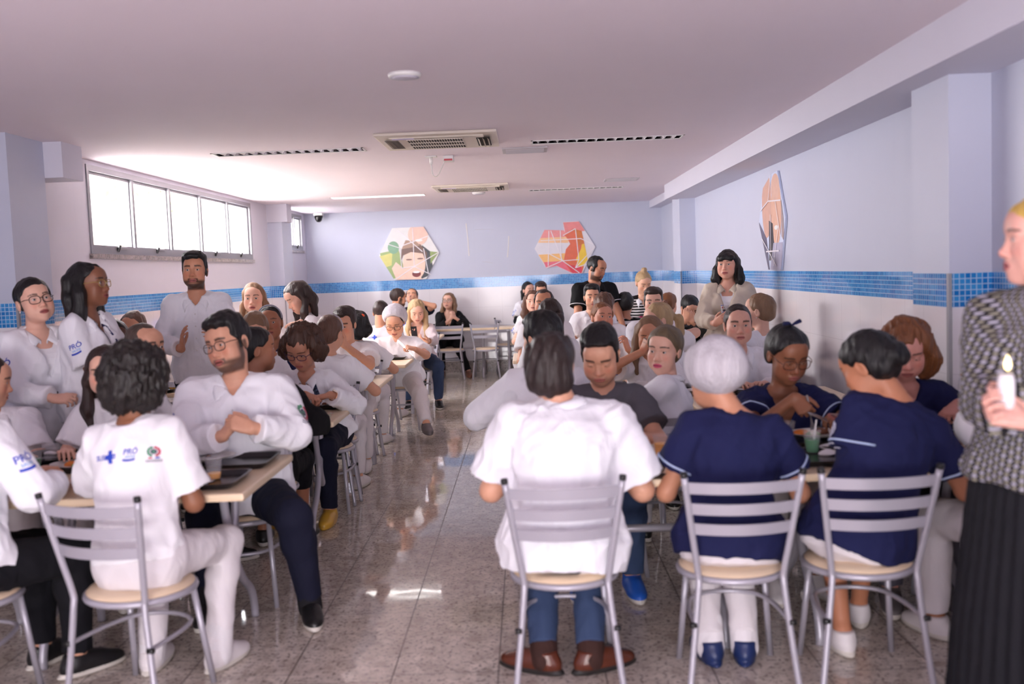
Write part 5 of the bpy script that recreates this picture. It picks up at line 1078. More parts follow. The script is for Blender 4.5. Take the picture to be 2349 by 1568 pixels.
person(who='man eating with his hand at his mouth', x=791, y=743, d=8.35, ty=-5, hy=-12, hp=12, hs=1.12, sex='m', w=1.1, skin=MD, hair=('quiff', dict(amp=.003), hd), lid=.6, top=wt(loose=.010), legs=wp, shoe=SW, lh=dict(px=(792, 792, 8.1), dir=(-.7, .2, .6), n=(0, -.6, .3), curl=(45, 55, 35), out=1.0, dn=-.9), rh=dict(p=(-.12, .34, .79)), ll=dict(kf=.46, spread=.10, af=-.08), rl=dict(kf=.40), label='dark-haired man in a white t-shirt eating with his hand at his mouth')
person(who='person with the orange hair clip', x=820, y=744, d=9.15, ty=172, hy=165, hp=8, sex='f', w=1.1, skin=MD, hair=('bob', dict(len=.09, th=.036, amp=.004), hk), top=wt(loose=.010), legs=wp, shoe=SW, rh=dict(p=(-.14, .30, .79), out=1.1), marks=[('tie', (-.07, -.06, .07), mat('orange_clip', (240, 90, 40), .4))], label='person with bobbed black hair and an orange clip, white t-shirt, back to camera', maxlean=.1)
person(who='woman in the hair net holding a knife', x=906, y=738, d=10.0, ty=0, hy=-4, hp=30, hs=1.15, sex='f', w=1.2, fat=1.1, lid=.7, skin=MD, hair=('net', dict(front=.052, top=.090, slope=.6), netc), fringe=True, glasses=(36, 30, 32), gw=1.05, top=wt(loose=.016, sleeve=.75), legs=wp, shoe=SG, lh=dict(px=(952, 800, 9.65), dir=(-.75, .4, .25), n=(0, -.4, -.8), curl=(55, 60, 35), out=1.0), rh=dict(p=(-.16, .34, .79)), ll=dict(kpx=(962, 903, 9.75), apx=(978, 972, 9.45), toe=15), rl=dict(kf=.36, spread=.10), label='woman in a white hair net and glasses holding a knife over her plate')
person(who='printed shirt person behind the hair net', x=874, y=716, d=10.9, ty=175, hy=170, hp=14, sex='m', w=1.08, skin=TN, hair=('short', dict(), hd), top=wt(loose=.010), legs=wp, shoe=SW, marks=[('backlogo', .12, 1)], label='person in a printed white t-shirt seen from behind, left of the hair net woman')
person(who='blonde woman looking at a phone', x=956, y=712, d=11.9, ty=0, hy=10, hp=30, hs=1.1, sex='f', lid=.7, skin=LT, hair=('long', dict(len=.40, th=.028, fwd=.03, front=.058), hy_), top=dict(m=CARD, name='cardigan', neck='v', sleeve=1.8, loose=.006), legs=je, shoe=SB, rh=dict(p=(-.02, .30, .86), dir=(.2, .8, .4), n=(.3, .4, .8)), lh=dict(px=(981, 782, 11.5), dir=(-.7, .5, .35), n=(-.2, 0, .9), out=.8), ll=dict(kf=.44, spread=.16, af=-.02), marks=[('watch', 'L'), ('earring',)], label='blonde woman in a pale cardigan looking down at a phone')
person(who='man in the bright blue polo', x=914, y=683, d=14.0, ty=115, hy=118, hp=8, hs=1.1, sex='m', skin=TN, hair=('short', dict(vol=1.02), hd), beard=((44, 32, 30), .85), top=dict(m=BLU, name='polo_shirt', sleeve=.6, neck='shirt', collar=True), legs=np_, shoe=SB, label='bearded man in a bright blue polo turned right near the back wall', tray=0)
person(who='man drinking from a cup', x=945, y=680, d=14.6, ty=-5, hy=0, hp=-18, sex='m', skin=MD, hair=('receding', dict(), hd), top=dict(m=NVP, name='t_shirt', sleeve=.6), legs=np_, shoe=SB, lh=dict(px=(957, 690, 14.35), dir=(-.5, .5, .6), n=(-.6, -.3, 0), curl=(50, 50, 30), out=1.3, dn=-.5), label='man in a dark shirt tipping a cup to his mouth near the back wall')
person(who='woman in the black jacket', x=1029, y=690, d=15.5, ty=0, hy=-14, hp=-4, sex='f', skin=LT, hair=('long', dict(len=.26, th=.022, fwd=.03, front=.058), hl), glasses=(110, 130, 136), top=dict(m=BLK, name='jacket', neck='blazer', sleeve=1.7, loose=.012), legs=bp, shoe=SK, lh=dict(px=(1043, 728, 15.25), dir=(-.35, -.1, .9), n=(-.6, -.5, 0), curl=(45, 45, 30), out=1.0), rh=dict(px=(1035, 730, 15.25), dir=(.1, -.1, .9), n=(.6, -.5, 0), curl=(45, 45, 30), out=1.0), puff=True, ll=dict(kf=.34, af=.1, al=.16), label='woman with glasses and black jacket, hands clasped, alone against the back wall', maxlean=.05)
# ---- right side of the aisle
person(who='woman in the white blouse over black sleeves', x=1212, y=665, d=15.5, ty=15, hy=32, sex='f', skin=LT, hair=('pony', dict(bun=(0, -.10, .0), len=.26, front=.062), hk), top=wt(m=WS, name='blouse', neck='v', sleeve=.75), legs=wp, shoe=SB, lips=(160, 60, 80), lh=dict(px=(1216, 716, 15.2), dir=(-.3, -.1, .9), n=(-.6, -.5, 0), curl=(45, 45, 30)), rh=dict(px=(1208, 717, 15.2), dir=(.2, -.1, .9), n=(.6, -.5, 0), curl=(45, 45, 30)), black_sleeves=True, marks=[('proR', .45, .5, 1.5)], label='black-haired woman in a white blouse over black sleeves against the back wall')
person(who='short-haired person beside the white blouse', x=1241, y=668, d=14.5, ty=0, hy=0, hp=6, sex='m', skin=MD, hair=('quiff', dict(), hd), top=wt(), legs=wp, shoe=SB, marks=[('crestL', .5, .5, 1.5)], label='short dark-haired person at the back wall right of the black-sleeved woman')
person(who='woman with wavy brown hair', x=1221, y=691, d=12.2, ty=-10, hy=2, sex='f', skin=LT, hair=('long', dict(len=.26, th=.028, amp=.006, freq=90, front=.056), hb), top=wt(loose=.008), legs=wp, shoe=SB, marks=[('proR', .5, .5, 1.5)], label='woman with wavy brown hair half hidden behind the high-forehead man')
person(who='man with a high forehead', x=1248, y=696, d=8.75, ty=0, hy=-8, hs=1.05, sex='m', fat=1.05, skin=(198, 138, 108), hair=('receding', dict(front=.052), hd), top=wt(), legs=wp, shoe=SB, lid=.35, label='man with a high forehead whose eyes show over the brown ponytail')
person(who='standing man in the black polo', x=1369, y=614, d=10.9, kind='stand', ty=20, hy=52, hp=20, lean=8, sex='m', w=1.12, skin=(196, 136, 106), hair=('receding', dict(nape=-.06), hk), beard=((34, 26, 26), .85), lid=.6, top=dict(m=BLK, name='polo_shirt', neck='shirt', collar=True, cm=BLK, sleeve=.66, loose=.008, hem=-.2), legs=je, shoe=SB, rh=dict(p=(-.18, .26, .93)), lh=dict(p=(.20, .30, .93)), marks=[('cuff', (236, 234, 236), .03)], label='standing bearded man in a black polo with white sleeve edges, leaning over')
person(who='man seated before the black polo', x=1358, y=681, d=10.35, ty=-5, hy=4, hs=1.04, sex='m', skin=MD, hair=('quiff', dict(), hk), beard=((50, 40, 40), .35), top=ws(sleeve=.7), legs=wp, shoe=SB, label='short black-haired man in a white shirt seated in front of the black polo')
person(who='standing woman in the heart sweater', x=1476, y=648, d=12.35, kind='stand', ty=5, hy=14, hp=26, lean=24, sex='f', sc=.95, lid=.6, skin=(226, 176, 150), hair=('bun', dict(bun=(0, -.035, .135), br=.030, front=.060), hy_), top=dict(m=ST2, name='sweater', neck='shirt', collar=True, cm=WS, cw=1.5, sleeve=1.7, loose=.008), legs=np_, shoe=SB, rh=dict(p=(-.2, .2, .85)), lh=dict(p=(.2, .2, .85)), marks=[('heart', .22)], label='bending blonde woman with a top bun and striped sweater with a pink heart', hs=1.15)
person(who='person in the wide striped top', x=1434, y=697, d=11.0, ty=178, hy=178, hp=10, sex='f', w=1.1, skin=TN, hair=('tied', dict(nape=-.09, vol=1.04), hk), top=dict(m=ST1, name='striped_top', sleeve=1.6, loose=.010), legs=np_, shoe=SB, label='person in a wide black and white striped top seen from behind')
person(who='man whose brow shows over the blonde ponytail', x=1499, y=694, d=8.8, ty=0, hy=-8, hs=1.05, sex='m', skin=LT, hair=('quiff', dict(), hd), top=ws(), legs=wp, shoe=SB, label='brown-haired man whose forehead and brows show above the blonde ponytail woman')
person(who='person with the brown ponytail and white tie', x=1534, y=697, d=11.1, ty=170, hy=155, hp=6, sex='f', skin=MD, hair=('pony', dict(bun=(0, -.115, .02), len=.16), hr_), top=wt(), legs=wp, shoe=SB, marks=[('tie', (0, -.125, .02), mat('white_scrunchie', (232, 228, 232), .8))], label='person with a brown ponytail in a white hair tie, back to camera')
person(who='man in the leather jacket', x=1582, y=706, d=10.25, ty=-5, hy=12, hp=32, hs=1.05, sex='m', lid=.7, skin=MD, hair=('short', dict(vol=1.05), hk), top=dict(m=LEA, name='leather_jacket', sleeve=1.85, loose=.016), legs=bp, shoe=SB, lh=dict(px=(1588, 738, 10.0), dir=(-.3, .1, .9), n=(-.3, -.8, .2), curl=(50, 50, 30), out=1.0), rh=dict(px=(1572, 735, 10.0), dir=(.2, .1, .9), n=(.3, -.8, .2), curl=(40, 50, 30)), label='black-haired man in a leather jacket with a hand over his face')
person(who='standing woman in the beige jacket', x=1668, y=606, d=8.7, kind='stand', ty=-18, hy=-24, sex='f', w=1.05, skin=(222, 166, 144), hair=('long', dict(len=.20, th=.034, fwd=.0, front=.062, bangs=True), hk), top=dict(m=BEI, name='jacket', neck='blazer', collar=True, cs=1.2, cw=1.5, sleeve=1.82, loose=.014, hem=-.26, flare=.02), legs=je, shoe=SB, lips=(180, 80, 84), rh=dict(px=(1640, 742, 8.4), dir=(.7, .4, .45), n=(.3, -.7, .2), curl=(30, 30, 20), out=.8), lh=dict(px=(1688, 745, 8.45), dir=(-.7, .4, .4), n=(-.3, -.7, .2), curl=(35, 35, 25), out=.8), marks=[('badge', -.02, .20, 0), ('earring',)], inner=True, label='standing woman in a beige jacket with long black hair by the right wall')
person(who='blonde woman with the ponytail', x=1508, y=733, d=7.45, ty=-125, hy=-72, hp=4, hs=1.05, sex='f', skin=LT, hair=('pony', dict(bun=(0, -.115, .02), len=.20, front=.060), hy_), top=wt(), legs=wp, shoe=SB, lh=dict(p=(.1, .3, .8)), rh=dict(px=(1545, 770, 7.55), out=1.2), marks=[('crestR', .5, -.1, 1.6)], label='blonde woman with a ponytail in profile to the left, white t-shirt')
person(who='person with the messy brown bun', x=1388, y=703, d=9.15, ty=175, hy=150, hp=8, sex='f', skin=MD, hair=('bun', dict(bun=(.02, -.12, -.02), br=.042, amp=.004), hb), top=wt(), legs=wp, shoe=SB, label='person with a messy low brown bun behind the auburn-haired woman')
person(who='woman with short auburn hair', x=1381, y=728, d=8.4, ty=8, hy=18, hp=-6, hr=6, hs=1.06, sex='f', w=1.1, fat=1.08, skin=(212, 150, 126), hair=('short', dict(vol=1.05, nape=-.08), hr_), top=ws(m=WT, name='polo_shirt', sleeve=.7), legs=wp, shoe=SB, lh=dict(px=(1440, 800, 8.1), dir=(-.3, .3, .8), n=(-.5, -.3, .2), curl=(45, 50, 30), out=.9), marks=[('vtrim', .10, .05, .2), ('proR', .48, .5, 1.9)], label='woman with short auburn hair and tanned face in a white polo')
person(who='woman resting her face on her hand', x=1490, y=768, d=6.75, ty=-10, hy=-8, hp=15, sex='f', skin=TN, hair=('long', dict(len=.24, th=.024, front=.056), hl), top=wt(), legs=wp, shoe=SB, rh=dict(px=(1474, 806, 6.6), dir=(.4, .0, .9), n=(.7, -.5, 0), curl=(40, 50, 30), out=1.3), marks=[('proR', .5, .4, 1.6)], label='woman with light brown hair resting her face on her hand, half hidden')
person(who='woman with pink lips looking back', x=1524, y=802, d=5.5, ty=-150, hy=-30, hp=3, hr=4, hs=1.08, twist=45, sex='f', skin=LT, hair=('tied', dict(front=.060, vol=1.05, nape=-.09), hairmat('hair_streaked', (50, 40, 36), (132, 112, 84))), top=ws(m=WS, name='shirt', neck='crew', sleeve=.8), legs=wp, shoe=SB, lips=(226, 60, 120), look=(-.1, 0), tray=0, label='woman with pink lips and streaked hair looking back over her shoulder', hip=(.72, 5.36))
person(who='man in the grey t-shirt', x=1377, y=812, d=4.92, ty=-5, hy=-12, hp=30, hs=1.16, lid=.75, sex='m', w=1.0, skin=MD, hair=('quiff', dict(front=.066, top=.078, nape=-.06, amp=.0018), hk), beard=((90, 66, 60), .3), top=dict(m=GRY, name='t_shirt', sleeve=.7, loose=.010), legs=je, shoe=dict(m=mat('blue_shoe', (30, 90, 190), .5), sole=mat('white_sole', (214, 208, 200), .6)), lips=(196, 112, 106), lh=dict(p=(.10, .36, .80), out=1.2), rh=dict(p=(-.12, .36, .80), out=1.0), label='man in a grey t-shirt looking down at the front right table')
person(who='curly-haired man in the white short-sleeved shirt', x=1262, y=842, d=3.95, ty=178, hy=184, hp=10, hs=1.1, sex='m', w=1.15, skin=MD, hair=('short', dict(vol=1.08, nape=-.125, low=1.1, amp=.0055, freq=110, front=.07), hairmat('hair_dark_wavy', (28, 20, 20), (58, 44, 42))), top=ws(sleeve=.82, loose=.022, hem=-.2, flare=.03, neck='crew'), legs=je, shoe=SBR, lh=dict(p=(.16, .18, .80), out=.7, dn=-1.2), rh=dict(p=(-.16, .18, .80), out=.7, dn=-1.2), ll=dict(af=-.34, spread=.015, toe=62), rl=dict(af=-.34, spread=.015, toe=-62), label='large curly-haired man in a white short-sleeved shirt, back to camera in the foreground', maxlean=.12, nk=.152, sock=(62, 40, 36), ns=-.05, hip=(.11, 3.80))
person(who='dark-haired person in the white coat', x=1243, y=776, d=5.6, ty=180, hy=-140, hp=8, hs=1.16, sex='m', skin=MD, hair=('quiff', dict(vol=1.08), hk), top=ws(sleeve=1.8, loose=.020), legs=wp, shoe=SB, lh=dict(p=(.30, .26, .79), out=1.2), tray=0, label='dark-haired person in a white coat hidden behind the curly-haired man')
person(who='woman with the dark brown ponytail', x=1263, y=726, d=7.4, ty=178, hy=172, hp=2, hs=1.06, sex='f', skin=MD, hair=('pony', dict(bun=(-.075, -.095, .02), len=.2, vol=1.06), hd), top=wt(), legs=wp, shoe=SB, marks=[('tie', (-.07, -.10, .025), mat('dark_tie', (30, 26, 30), .8))], label='woman with a dark brown ponytail facing away below the high-forehead man')
person(who='staring man in the white shirt', x=1693, y=744, d=6.75, ty=0, hy=-3, hp=2, hs=1.14, sex='m', w=1.15, fat=1.05, skin=(226, 172, 152), hair=('short', dict(front=.066, side=.02, nape=-.06), hd), top=ws(loose=.010), legs=np_, shoe=SB, lips=(190, 110, 108), label='young man in a white shirt staring straight at the camera')
person(who='woman with pearl earrings behind the beige jacket', x=1741, y=712, d=7.5, ty=-160, hy=-120, sex='f', skin=LT, hair=('tied', dict(nape=-.085), hl), top=wt(), legs=wp, shoe=SB, marks=[('earring',), ('crestR', .5, -.1, 1.5)], tray=0, label='woman with a pearl earring turned away right of the beige jacket')
person(who='elderly woman in the hair net', x=1638, y=866, d=3.95, ty=178, hy=188, hp=16, hs=1.1, sex='f', w=1.04, skin=TN, hair=('net', dict(nape=-.11, amp=.004, freq=60), hw_), top=nv(), legs=wp, shoe=SN, lh=dict(p=(.20, .24, .79), out=.55, dn=-1.1), rh=dict(p=(-.20, .24, .79), out=.55, dn=-1.1), ll=dict(af=-.28, spread=-.01), rl=dict(af=-.28, spread=-.01), marks=[PIP, ('whitecrestL', .5, .2, 1.4)], label='elderly woman in a white hair net and navy scrub top, back to camera', maxlean=.12, nk=.135, sock=(232, 228, 232), ns=-.06, hip=(.755, 3.80))
person(who='woman with the navy hair bow', x=1806, y=812, d=4.82, ty=4, hy=14, hp=24, hs=1.12, lid=.8, sex='f', w=1.1, fat=1.04, skin=(140, 90, 66), hair=('tied', dict(front=.060, vol=1.03), hk), glasses=(96, 60, 50), top=nv(neck='v'), legs=wp, shoe=SW, lips=(160, 90, 86), rh=dict(px=(1822, 912, 4.55), dir=(.3, .5, -.5), n=(.5, 0, -.6), curl=(60, 60, 35), out=.8), lh=dict(px=(1945, 958, 4.5), dir=(-.8, .3, .1), n=(0, -.2, -.9), curl=(45, 50, 30), out=.9), ll=dict(spread=.02), marks=[PIP, ('chestlogo', .09, .28), ('whitecrestL', .5, .3, 1.4), ('bow', (.01, -.03, .125), NVS)], label='dark-skinned woman in glasses with a navy hair bow, eating', gw=1.12)
person(who='woman with the black bun', x=1992, y=838, d=3.95, ty=176, hy=-138, hp=26, hs=1.1, sex='f', w=1.04, skin=(196, 132, 100), hair=('bun', dict(bun=(0, -.115, -.005), br=.046, front=.066, vol=1.04), hk), top=nv(sleeve=.58), legs=dict(m=WP, upto=.35), shoe=SW, lh=dict(p=(.13, .16, .76), out=.35, dn=-1.2), rh=dict(p=(-.20, .24, .79), out=.6, dn=-1.1), ll=dict(af=-.22, spread=-.06), rl=dict(af=.1, spread=.05), marks=[PIP, ('whitecrestL', .42, .1, 1.7)], label='woman with a glossy black bun and navy scrub top, back to camera', maxlean=.12, nk=.15, ns=-.085, hip=(1.245, 3.80))
person(who='woman with curly auburn hair', x=2078, y=800, d=4.6, ty=-5, hy=-14, hp=26, hs=1.1, lid=.8, sex='f', w=1.1, skin=(222, 160, 146), hair=('bob', dict(len=.12, th=.046, amp=.006, freq=120, vol=1.10, curly=1), hr_), top=nv(neck='v'), legs=dict(m=WPS), shoe=SG, lh=dict(px=(2200, 925, 4.55), dir=(-.6, .4, -.4), n=(-.2, 0, -.8), curl=(50, 55, 30), out=.9), marks=[PIP, ('chestlogo', .09, .24), ('whitecrestL', .5, .3, 1.4)], label='woman with curly auburn hair and navy scrub top looking down', maxlean=.2)
person(who='person hidden behind the candle holder', x=2310, y=830, d=3.95, ty=-172, hy=-160, hp=10, sex='m', skin=(176, 116, 80), hair=('short', dict(), hk), top=wt(sleeve=.3), legs=wp, shoe=SW, lh=dict(px=(2234, 925, 3.95), dir=(-.2, .2, .9), n=(.3, .5, 0), curl=(30, 40, 30), out=-.1, bk=0, dn=-1), ll=dict(kf=.36, spread=.12), tray=0, label='seated person with a raised bare forearm mostly hidden behind the standing candle holder', maxlean=.1)
person(who='standing woman with the candle', x=2392, y=548, d=2.85, kind='stand', ty=-52, hy=-100, sex='f', w=1.12, skin=(226, 172, 158), hair=('short', dict(vol=1.06, slope=1.0, front=.074, side=.0), hg_), top=dict(m=DOT, name='blouse', sleeve=1.55, loose=.020, hem=-.06), legs=dict(m=BLK2, skirt=True, name='pleated_skirt'), shoe=SB, lips=(170, 60, 80), rh=dict(px=(2345, 962, 2.58), dir=(-.55, .6, .2), n=(.5, .3, .6), curl=(55, 60, 35), out=.7), lh=dict(px=(2352, 938, 2.70), dir=(-.75, .5, .1), n=(-.2, -.6, .5), curl=(60, 60, 35), out=.7), label='standing blonde woman at the right edge in a dotted blouse holding a candle')
# ================================================================ GROW, SEAT AND SERVE EVERYONE
with ThreadPoolExecutor(4) as ex: RES = list(ex.map(compute, PEOPLE))
def table_edge(x, y):
    for Y in ROWS:
        if Y - .75 < y < Y + TD / 2: return Y, 1
        if Y + TD / 2 <= y < Y + TD + .75: return Y + TD, -1
    return None
ROOT = {}
def near(a, b): return abs(((a - b) + 180) % 360 - 180)
for s, parts in zip(PEOPLE, RES):
    r = build_person(s, parts); ROOT[s['who']] = r; J = s['J']; org = A3(J['P'][0], J['P'][1], 0); f, l, N, ax, fs, ls = J['f'], J['l'], J['N'], J['ax'], J['fs'], J['ls']
    top = [c for c in r.children if c.name.split('.')[0] == s['top'].get('name', 'shirt')][0]
    bv = None
    if s.get('inner') or s.get('vest'): bv = BVHTree.FromPolygons([tuple(p) for p in parts['top'][0]], [tuple(p) for p in parts['top'][1]])
    if s.get('inner'):
        dp, hw = .255, .083; n = 10; sh = ([(-hw * (1 - t), -dp * t - .03) for t in np.linspace(0, 1, n)] + [(hw * (1 - t), -dp * t - .03) for t in np.linspace(0, 1, n)], [(k, k + 1, n + k + 1, n + k) for k in range(n - 1)], 0)
        bb = BVHTree.FromPolygons([tuple(p) for p in parts['body'][0]], [tuple(p) for p in parts['body'][1]]); decal('undershirt', bb, org, N, fs, ax, [sh], [WT], r, .004)
    if s.get('vest'):
        for q in (1, -1):
            pts = [(.050, -.02), (.085, -.02), (.12, -.12), (.13, -.27), (.05, -.30), (.012, -.27), (.055, -.14)]; v = [(q * (x), y) for x, y in pts]; c = (q * .075, -.2); decal('vest_panel', bv, org, N, fs, ax, [([c] + v, [(0, 1 + k, 1 + (k + 1) % 7) for k in range(7)], 0)], [vest_print()], top, .012)
        decal('badge', bv, org, N - ax * .26 + ls * .05, fs, ax, [g_bar(-.027, -.02, .027, .02, 5)], INK(), top, .016)
    if s.get('black_sleeves'):
        for q in (1, -1): v, qd = grow(arm(J, s, q, .007, 1.8), .008); link('undersleeve', np_mesh('undersleeve', v, qd, org), r, [BLK])
    if s.get('puff'):
        for q in (1, -1): v, qd = grow([Ell(J['S'][q] + A3(0, 0, .03), (.055, .07, .05), k=.02)], .008, None, lambda P: .004 * np.sin(P[:, 0] * 200)); link('shoulder_ruffle', np_mesh('shoulder_ruffle', v, qd, org), top, [BLK])
    if s.get('fringe'): h = J['h']; v, qd = grow(hair_prims(h, 'short', dict(cap=(.081, .102, .089), slope=1.0, front=.072, top=.050)), .005); link('hair', np_mesh('hair', v, qd, org), r, [hk])
    if s.get('kind', 'sit') != 'sit': continue
    ty = s.get('ty', 0); sy = 0 if near(ty, 0) < 50 else 180 if near(ty, 180) < 60 else ty; P = J['P']
    cpos = P[:2] - f[:2] * .0; chair(cpos[0], cpos[1], s.get('cy', sy), 'grey steel chair with beige seat under the ' + s['who'])
# ---------------------------------------------------------------- tableware
TRAY = mat('tray_black', (30, 28, 32), .22, 0, .06); PLATE = mat('white_china', (236, 230, 226), .15, 0, .02); JUICE = mat('orange_juice', (255, 170, 0), .2, 0, .03); GREEN = mat('green_juice', (0, 140, 70), .2, 0, .03); NAP = cloth('paper_napkin', (236, 232, 236), .6); STEEL = mat('cutlery_steel', (190, 186, 186), .2, .9, .03)
def cupmat():
    t = NT('clear_plastic_cup'); t.set((.93, .91, .97), .18, 0, .5); t.b.inputs['Alpha'].default_value = .10; return t.m
CUPM = cupmat()
FOOD = [mat('carrot_food', (226, 130, 50), .5, 0, .3, 60), mat('meat_food', (122, 70, 44), .5, 0, .3, 60), mat('salad_food', (120, 150, 60), .5, 0, .3, 60), mat('rice_food', (238, 226, 196), .6, 0, .1, 90)]
def rrect(a, b, r, n=5):
    out = []
    for cx, cy, a0 in ((a - r, b - r, 0), (-a + r, b - r, 90), (-a + r, -b + r, 180), (a - r, -b + r, 270)):
        for k in range(n + 1): t = math.radians(a0 + 90 * k / n); out.append((cx + r * math.cos(t), cy + r * math.sin(t)))
    return out
def tray_proto():
    m = MB(); v = []; n = 24
    for a, b, r, z in ((.185, .125, .025, .004), (.196, .136, .03, .004), (.212, .152, .036, .024), (.224, .164, .04, .026), (.222, .162, .04, .021), (.200, .140, .03, .0), (.17, .11, .02, .0)): v += [(x, y, z) for x, y in rrect(a, b, r)]
    n = len(v) // 7; f = [tuple(range(n))] + [(i * n + k, i * n + (k + 1) % n, (i + 1) * n + (k + 1) % n, (i + 1) * n + k) for i in range(6) for k in range(n)] + [tuple(6 * n + k for k in range(n))[::-1]]
    m.add(v, [q[::-1] if 0 < i < len(f) - 1 else q for i, q in enumerate(f)]); return m.build('serving_tray', TRAY, None, True, sharp=.6)
def plate_proto():
    m = MB().lathe([(0, .0), (.07, 0), (.078, .003), (.125, .018), (.127, .021), (.122, .021), (.08, .009), (0, .008)], 36); m.v = [(x * 1.15, y * .88, z) for x, y, z in m.v]; return m.build('plate', PLATE, None, True, sharp=.8)
def cup_proto(lv, jm):
    r = empty('cup', (0, 0, 0)); MB().lathe([(0, .001), (.0265, .001), (.0385, .095), (.0405, .097), (.0405, .099), (.0377, .099), (.0365, .095), (.0253, .003), (0, .003)], 24).build('cup_wall', CUPM, r, True, sharp=.8)
    if lv > 0: rr = .0250 + .0112 * lv / .095; MB().lathe([(0, .0035), (.0247, .0035), (rr, lv), (0, lv)], 24).build('juice', jm, r, True, sharp=.8)
    return r
PT, PP = tray_proto(), plate_proto(); PROT = dict(orange=cup_proto(.062, JUICE), half=cup_proto(.028, JUICE), green=cup_proto(.058, GREEN), empty=cup_proto(0, JUICE)); used = set()
def place(p, key, loc, rz, label, cat, group):
    o = p if key not in used else copy_tree(p); used.add(key); o.location = loc; o.rotation_euler = (0, 0, rz); return tag(o, label, cat, group)
def tray(x, y, rz, lab, z=.751): return place(PT, 'tray', (x, y, z), rz, lab, 'tray', 'black serving trays')
def plate(x, y, rz, lab, z): return place(PP, 'plate', (x, y, z), rz, lab, 'plate', 'white oval plates')
def cup(k, x, y, lab, z): return place(PROT[k], k, (x, y, z), 0, lab, 'cup', 'clear plastic cups')
def food(x, y, z, seed, lab, n=1.0):
    rs = random.Random(seed); r = empty('food', (x, y, z), 0, lab, 'food', 'meals on plates')
    for nm, m, cx, cy, R, H in (('vegetables', FOOD[0], -.045, .01, .042, .022), ('meat', FOOD[1], .05, .015, .036, .026), ('salad', FOOD[2], .0, -.03, .036, .02), ('rice', FOOD[3], -.01, .04, .034, .018)):
        v, q = grow([Ell((cx, cy, 0), (R * n, R * .8 * n, H * n), k=.01), Half((0, 0, 0), (0, 0, -1), k=.001)], .0045, None, (lambda ph: lambda P: .0035 * np.sin(P[:, 0] * 480 + ph) * np.sin(P[:, 1] * 430 + ph))(rs.uniform(0, 6))); link(nm, np_mesh(nm, v, q, A3(0, 0, 0)), r, [m])
    return r
def napkin(x, y, z, seed, lab, s=1.0):
    w = waves(seed, 55, 6); v, q = grow([Ell((0, 0, .004), (.055 * s, .035 * s, .02 * s)), Half((0, 0, 0), (0, 0, -1), k=.001)], .004, None, lambda P: .006 * np.abs(w(P)) - .002); o = link('napkin', np_mesh('napkin', v, q, A3(0, 0, 0)), None, [NAP], (x, y, z)); return tag(o, lab, 'napkin', 'crumpled paper napkins')
def placemat(x, y, z, rz, lab):
    if 'mat' not in MATS:
        t = NT('printed_placemat'); o = t.obj(); f = t.noise(30, 3, o, .6); t.set(t.ramp(f, [(.40, lin((240, 236, 228))), (.47, lin((226, 90, 90))), (.5, lin((242, 230, 214))), (.56, lin((150, 190, 120))), (.6, lin((240, 234, 226)))]), .5); MATS['mat'] = t.m
    o = MB().box((-.2, -.14, 0), (.2, .14, .001)).build('placemat', MATS['mat'], None, loc=(x, y, z)); o.rotation_euler = (0, 0, rz); return tag(o, lab, 'placemat', 'printed paper placemats')
def cutlery(kind, p, d, n, lab, parent_free=True):
    """fork or knife lying or held along d, flat side n"""
    d = nrm(d); n = nrm(n - d * (n @ d)); s = np.cross(d, n); p = A3(*p); m = MB(); W = lambda a, b, c: d * a + s * b + n * c
    prof = [(-.10, .005), (-.04, .0055), (-.005, .004), (.01, .004)] + ([(.015, .009), (.06, .010), (.10, .007), (.115, .001)] if kind == 'knife' else [(.03, .006), (.045, .012), (.06, .0125)])
    v = []
    for a, w in prof: v += [W(a, -w, -.0012), W(a, w, -.0012), W(a, w, .0012), W(a, -w, .0012)]
    k = len(prof); m.add(v, [(4 * i + j, 4 * i + (j + 1) % 4, 4 * i + 4 + (j + 1) % 4, 4 * i + 4 + j) for i in range(k - 1) for j in range(4)] + [(3, 2, 1, 0), tuple(4 * k - 4 + j for j in range(4))])
    if kind == 'fork':
        for b in (-.0105, -.0035, .0035, .0105): m.tube([W(.06, b, 0), W(.085, b, .003), W(.105, b * .9, 0)], [.0018, .0016, .0009], 5)
    return tag(m.build(kind, STEEL, None, loc=p), lab, kind)
PB = {s['who']: s for s in PEOPLE}
n_ = 0; rnd = random.Random(4)
for s in PEOPLE:
    if s.get('kind', 'sit') != 'sit' or s.get('tray', 1) == 0: continue
    P = s['J']['P']; e = table_edge(P[0], P[1])
    if e is None or P[0] < -3.2 or (P[0] > -1.2 and P[0] < -.1 and P[1] < 14): continue
    Y, sg = e; x = min(max(P[0], -3.05 if P[0] < -.6 else .12), -1.42 if P[0] < -.6 else 1.75); y = Y + sg * .175; w = s['who']
    if w in ('bearded man in glasses', 'person with the afro', 'woman with the black bun', 'elderly woman in the hair net', 'woman with the navy hair bow', 'man in the grey t-shirt', 'woman in the hair net holding a knife', 'curly-haired woman in glasses', 'person in the left foreground'): continue
    n_ += 1; j = rnd.uniform(-.02, .02); tray(x, y, 0, 'black serving tray on the table before the ' + w); plate(x - .05 * sg, y + j, rnd.uniform(-.2, .2), 'white plate on the tray of the ' + w, .756)
    food(x - .05 * sg, y + j, .764, n_, 'meal on the plate of the ' + w, .9 if n_ % 3 else .6); k = ['orange', 'green', 'half', 'empty'][n_ % 4]; cup(k, x + .14 * sg, y + .07 * sg, dict(orange='cup of orange juice', green='cup of green juice', half='nearly empty juice cup', empty='empty clear cup')[k] + ' before the ' + w, .756)
def on(px, py, z): p = at_z(px, py, z); return p[0], p[1]
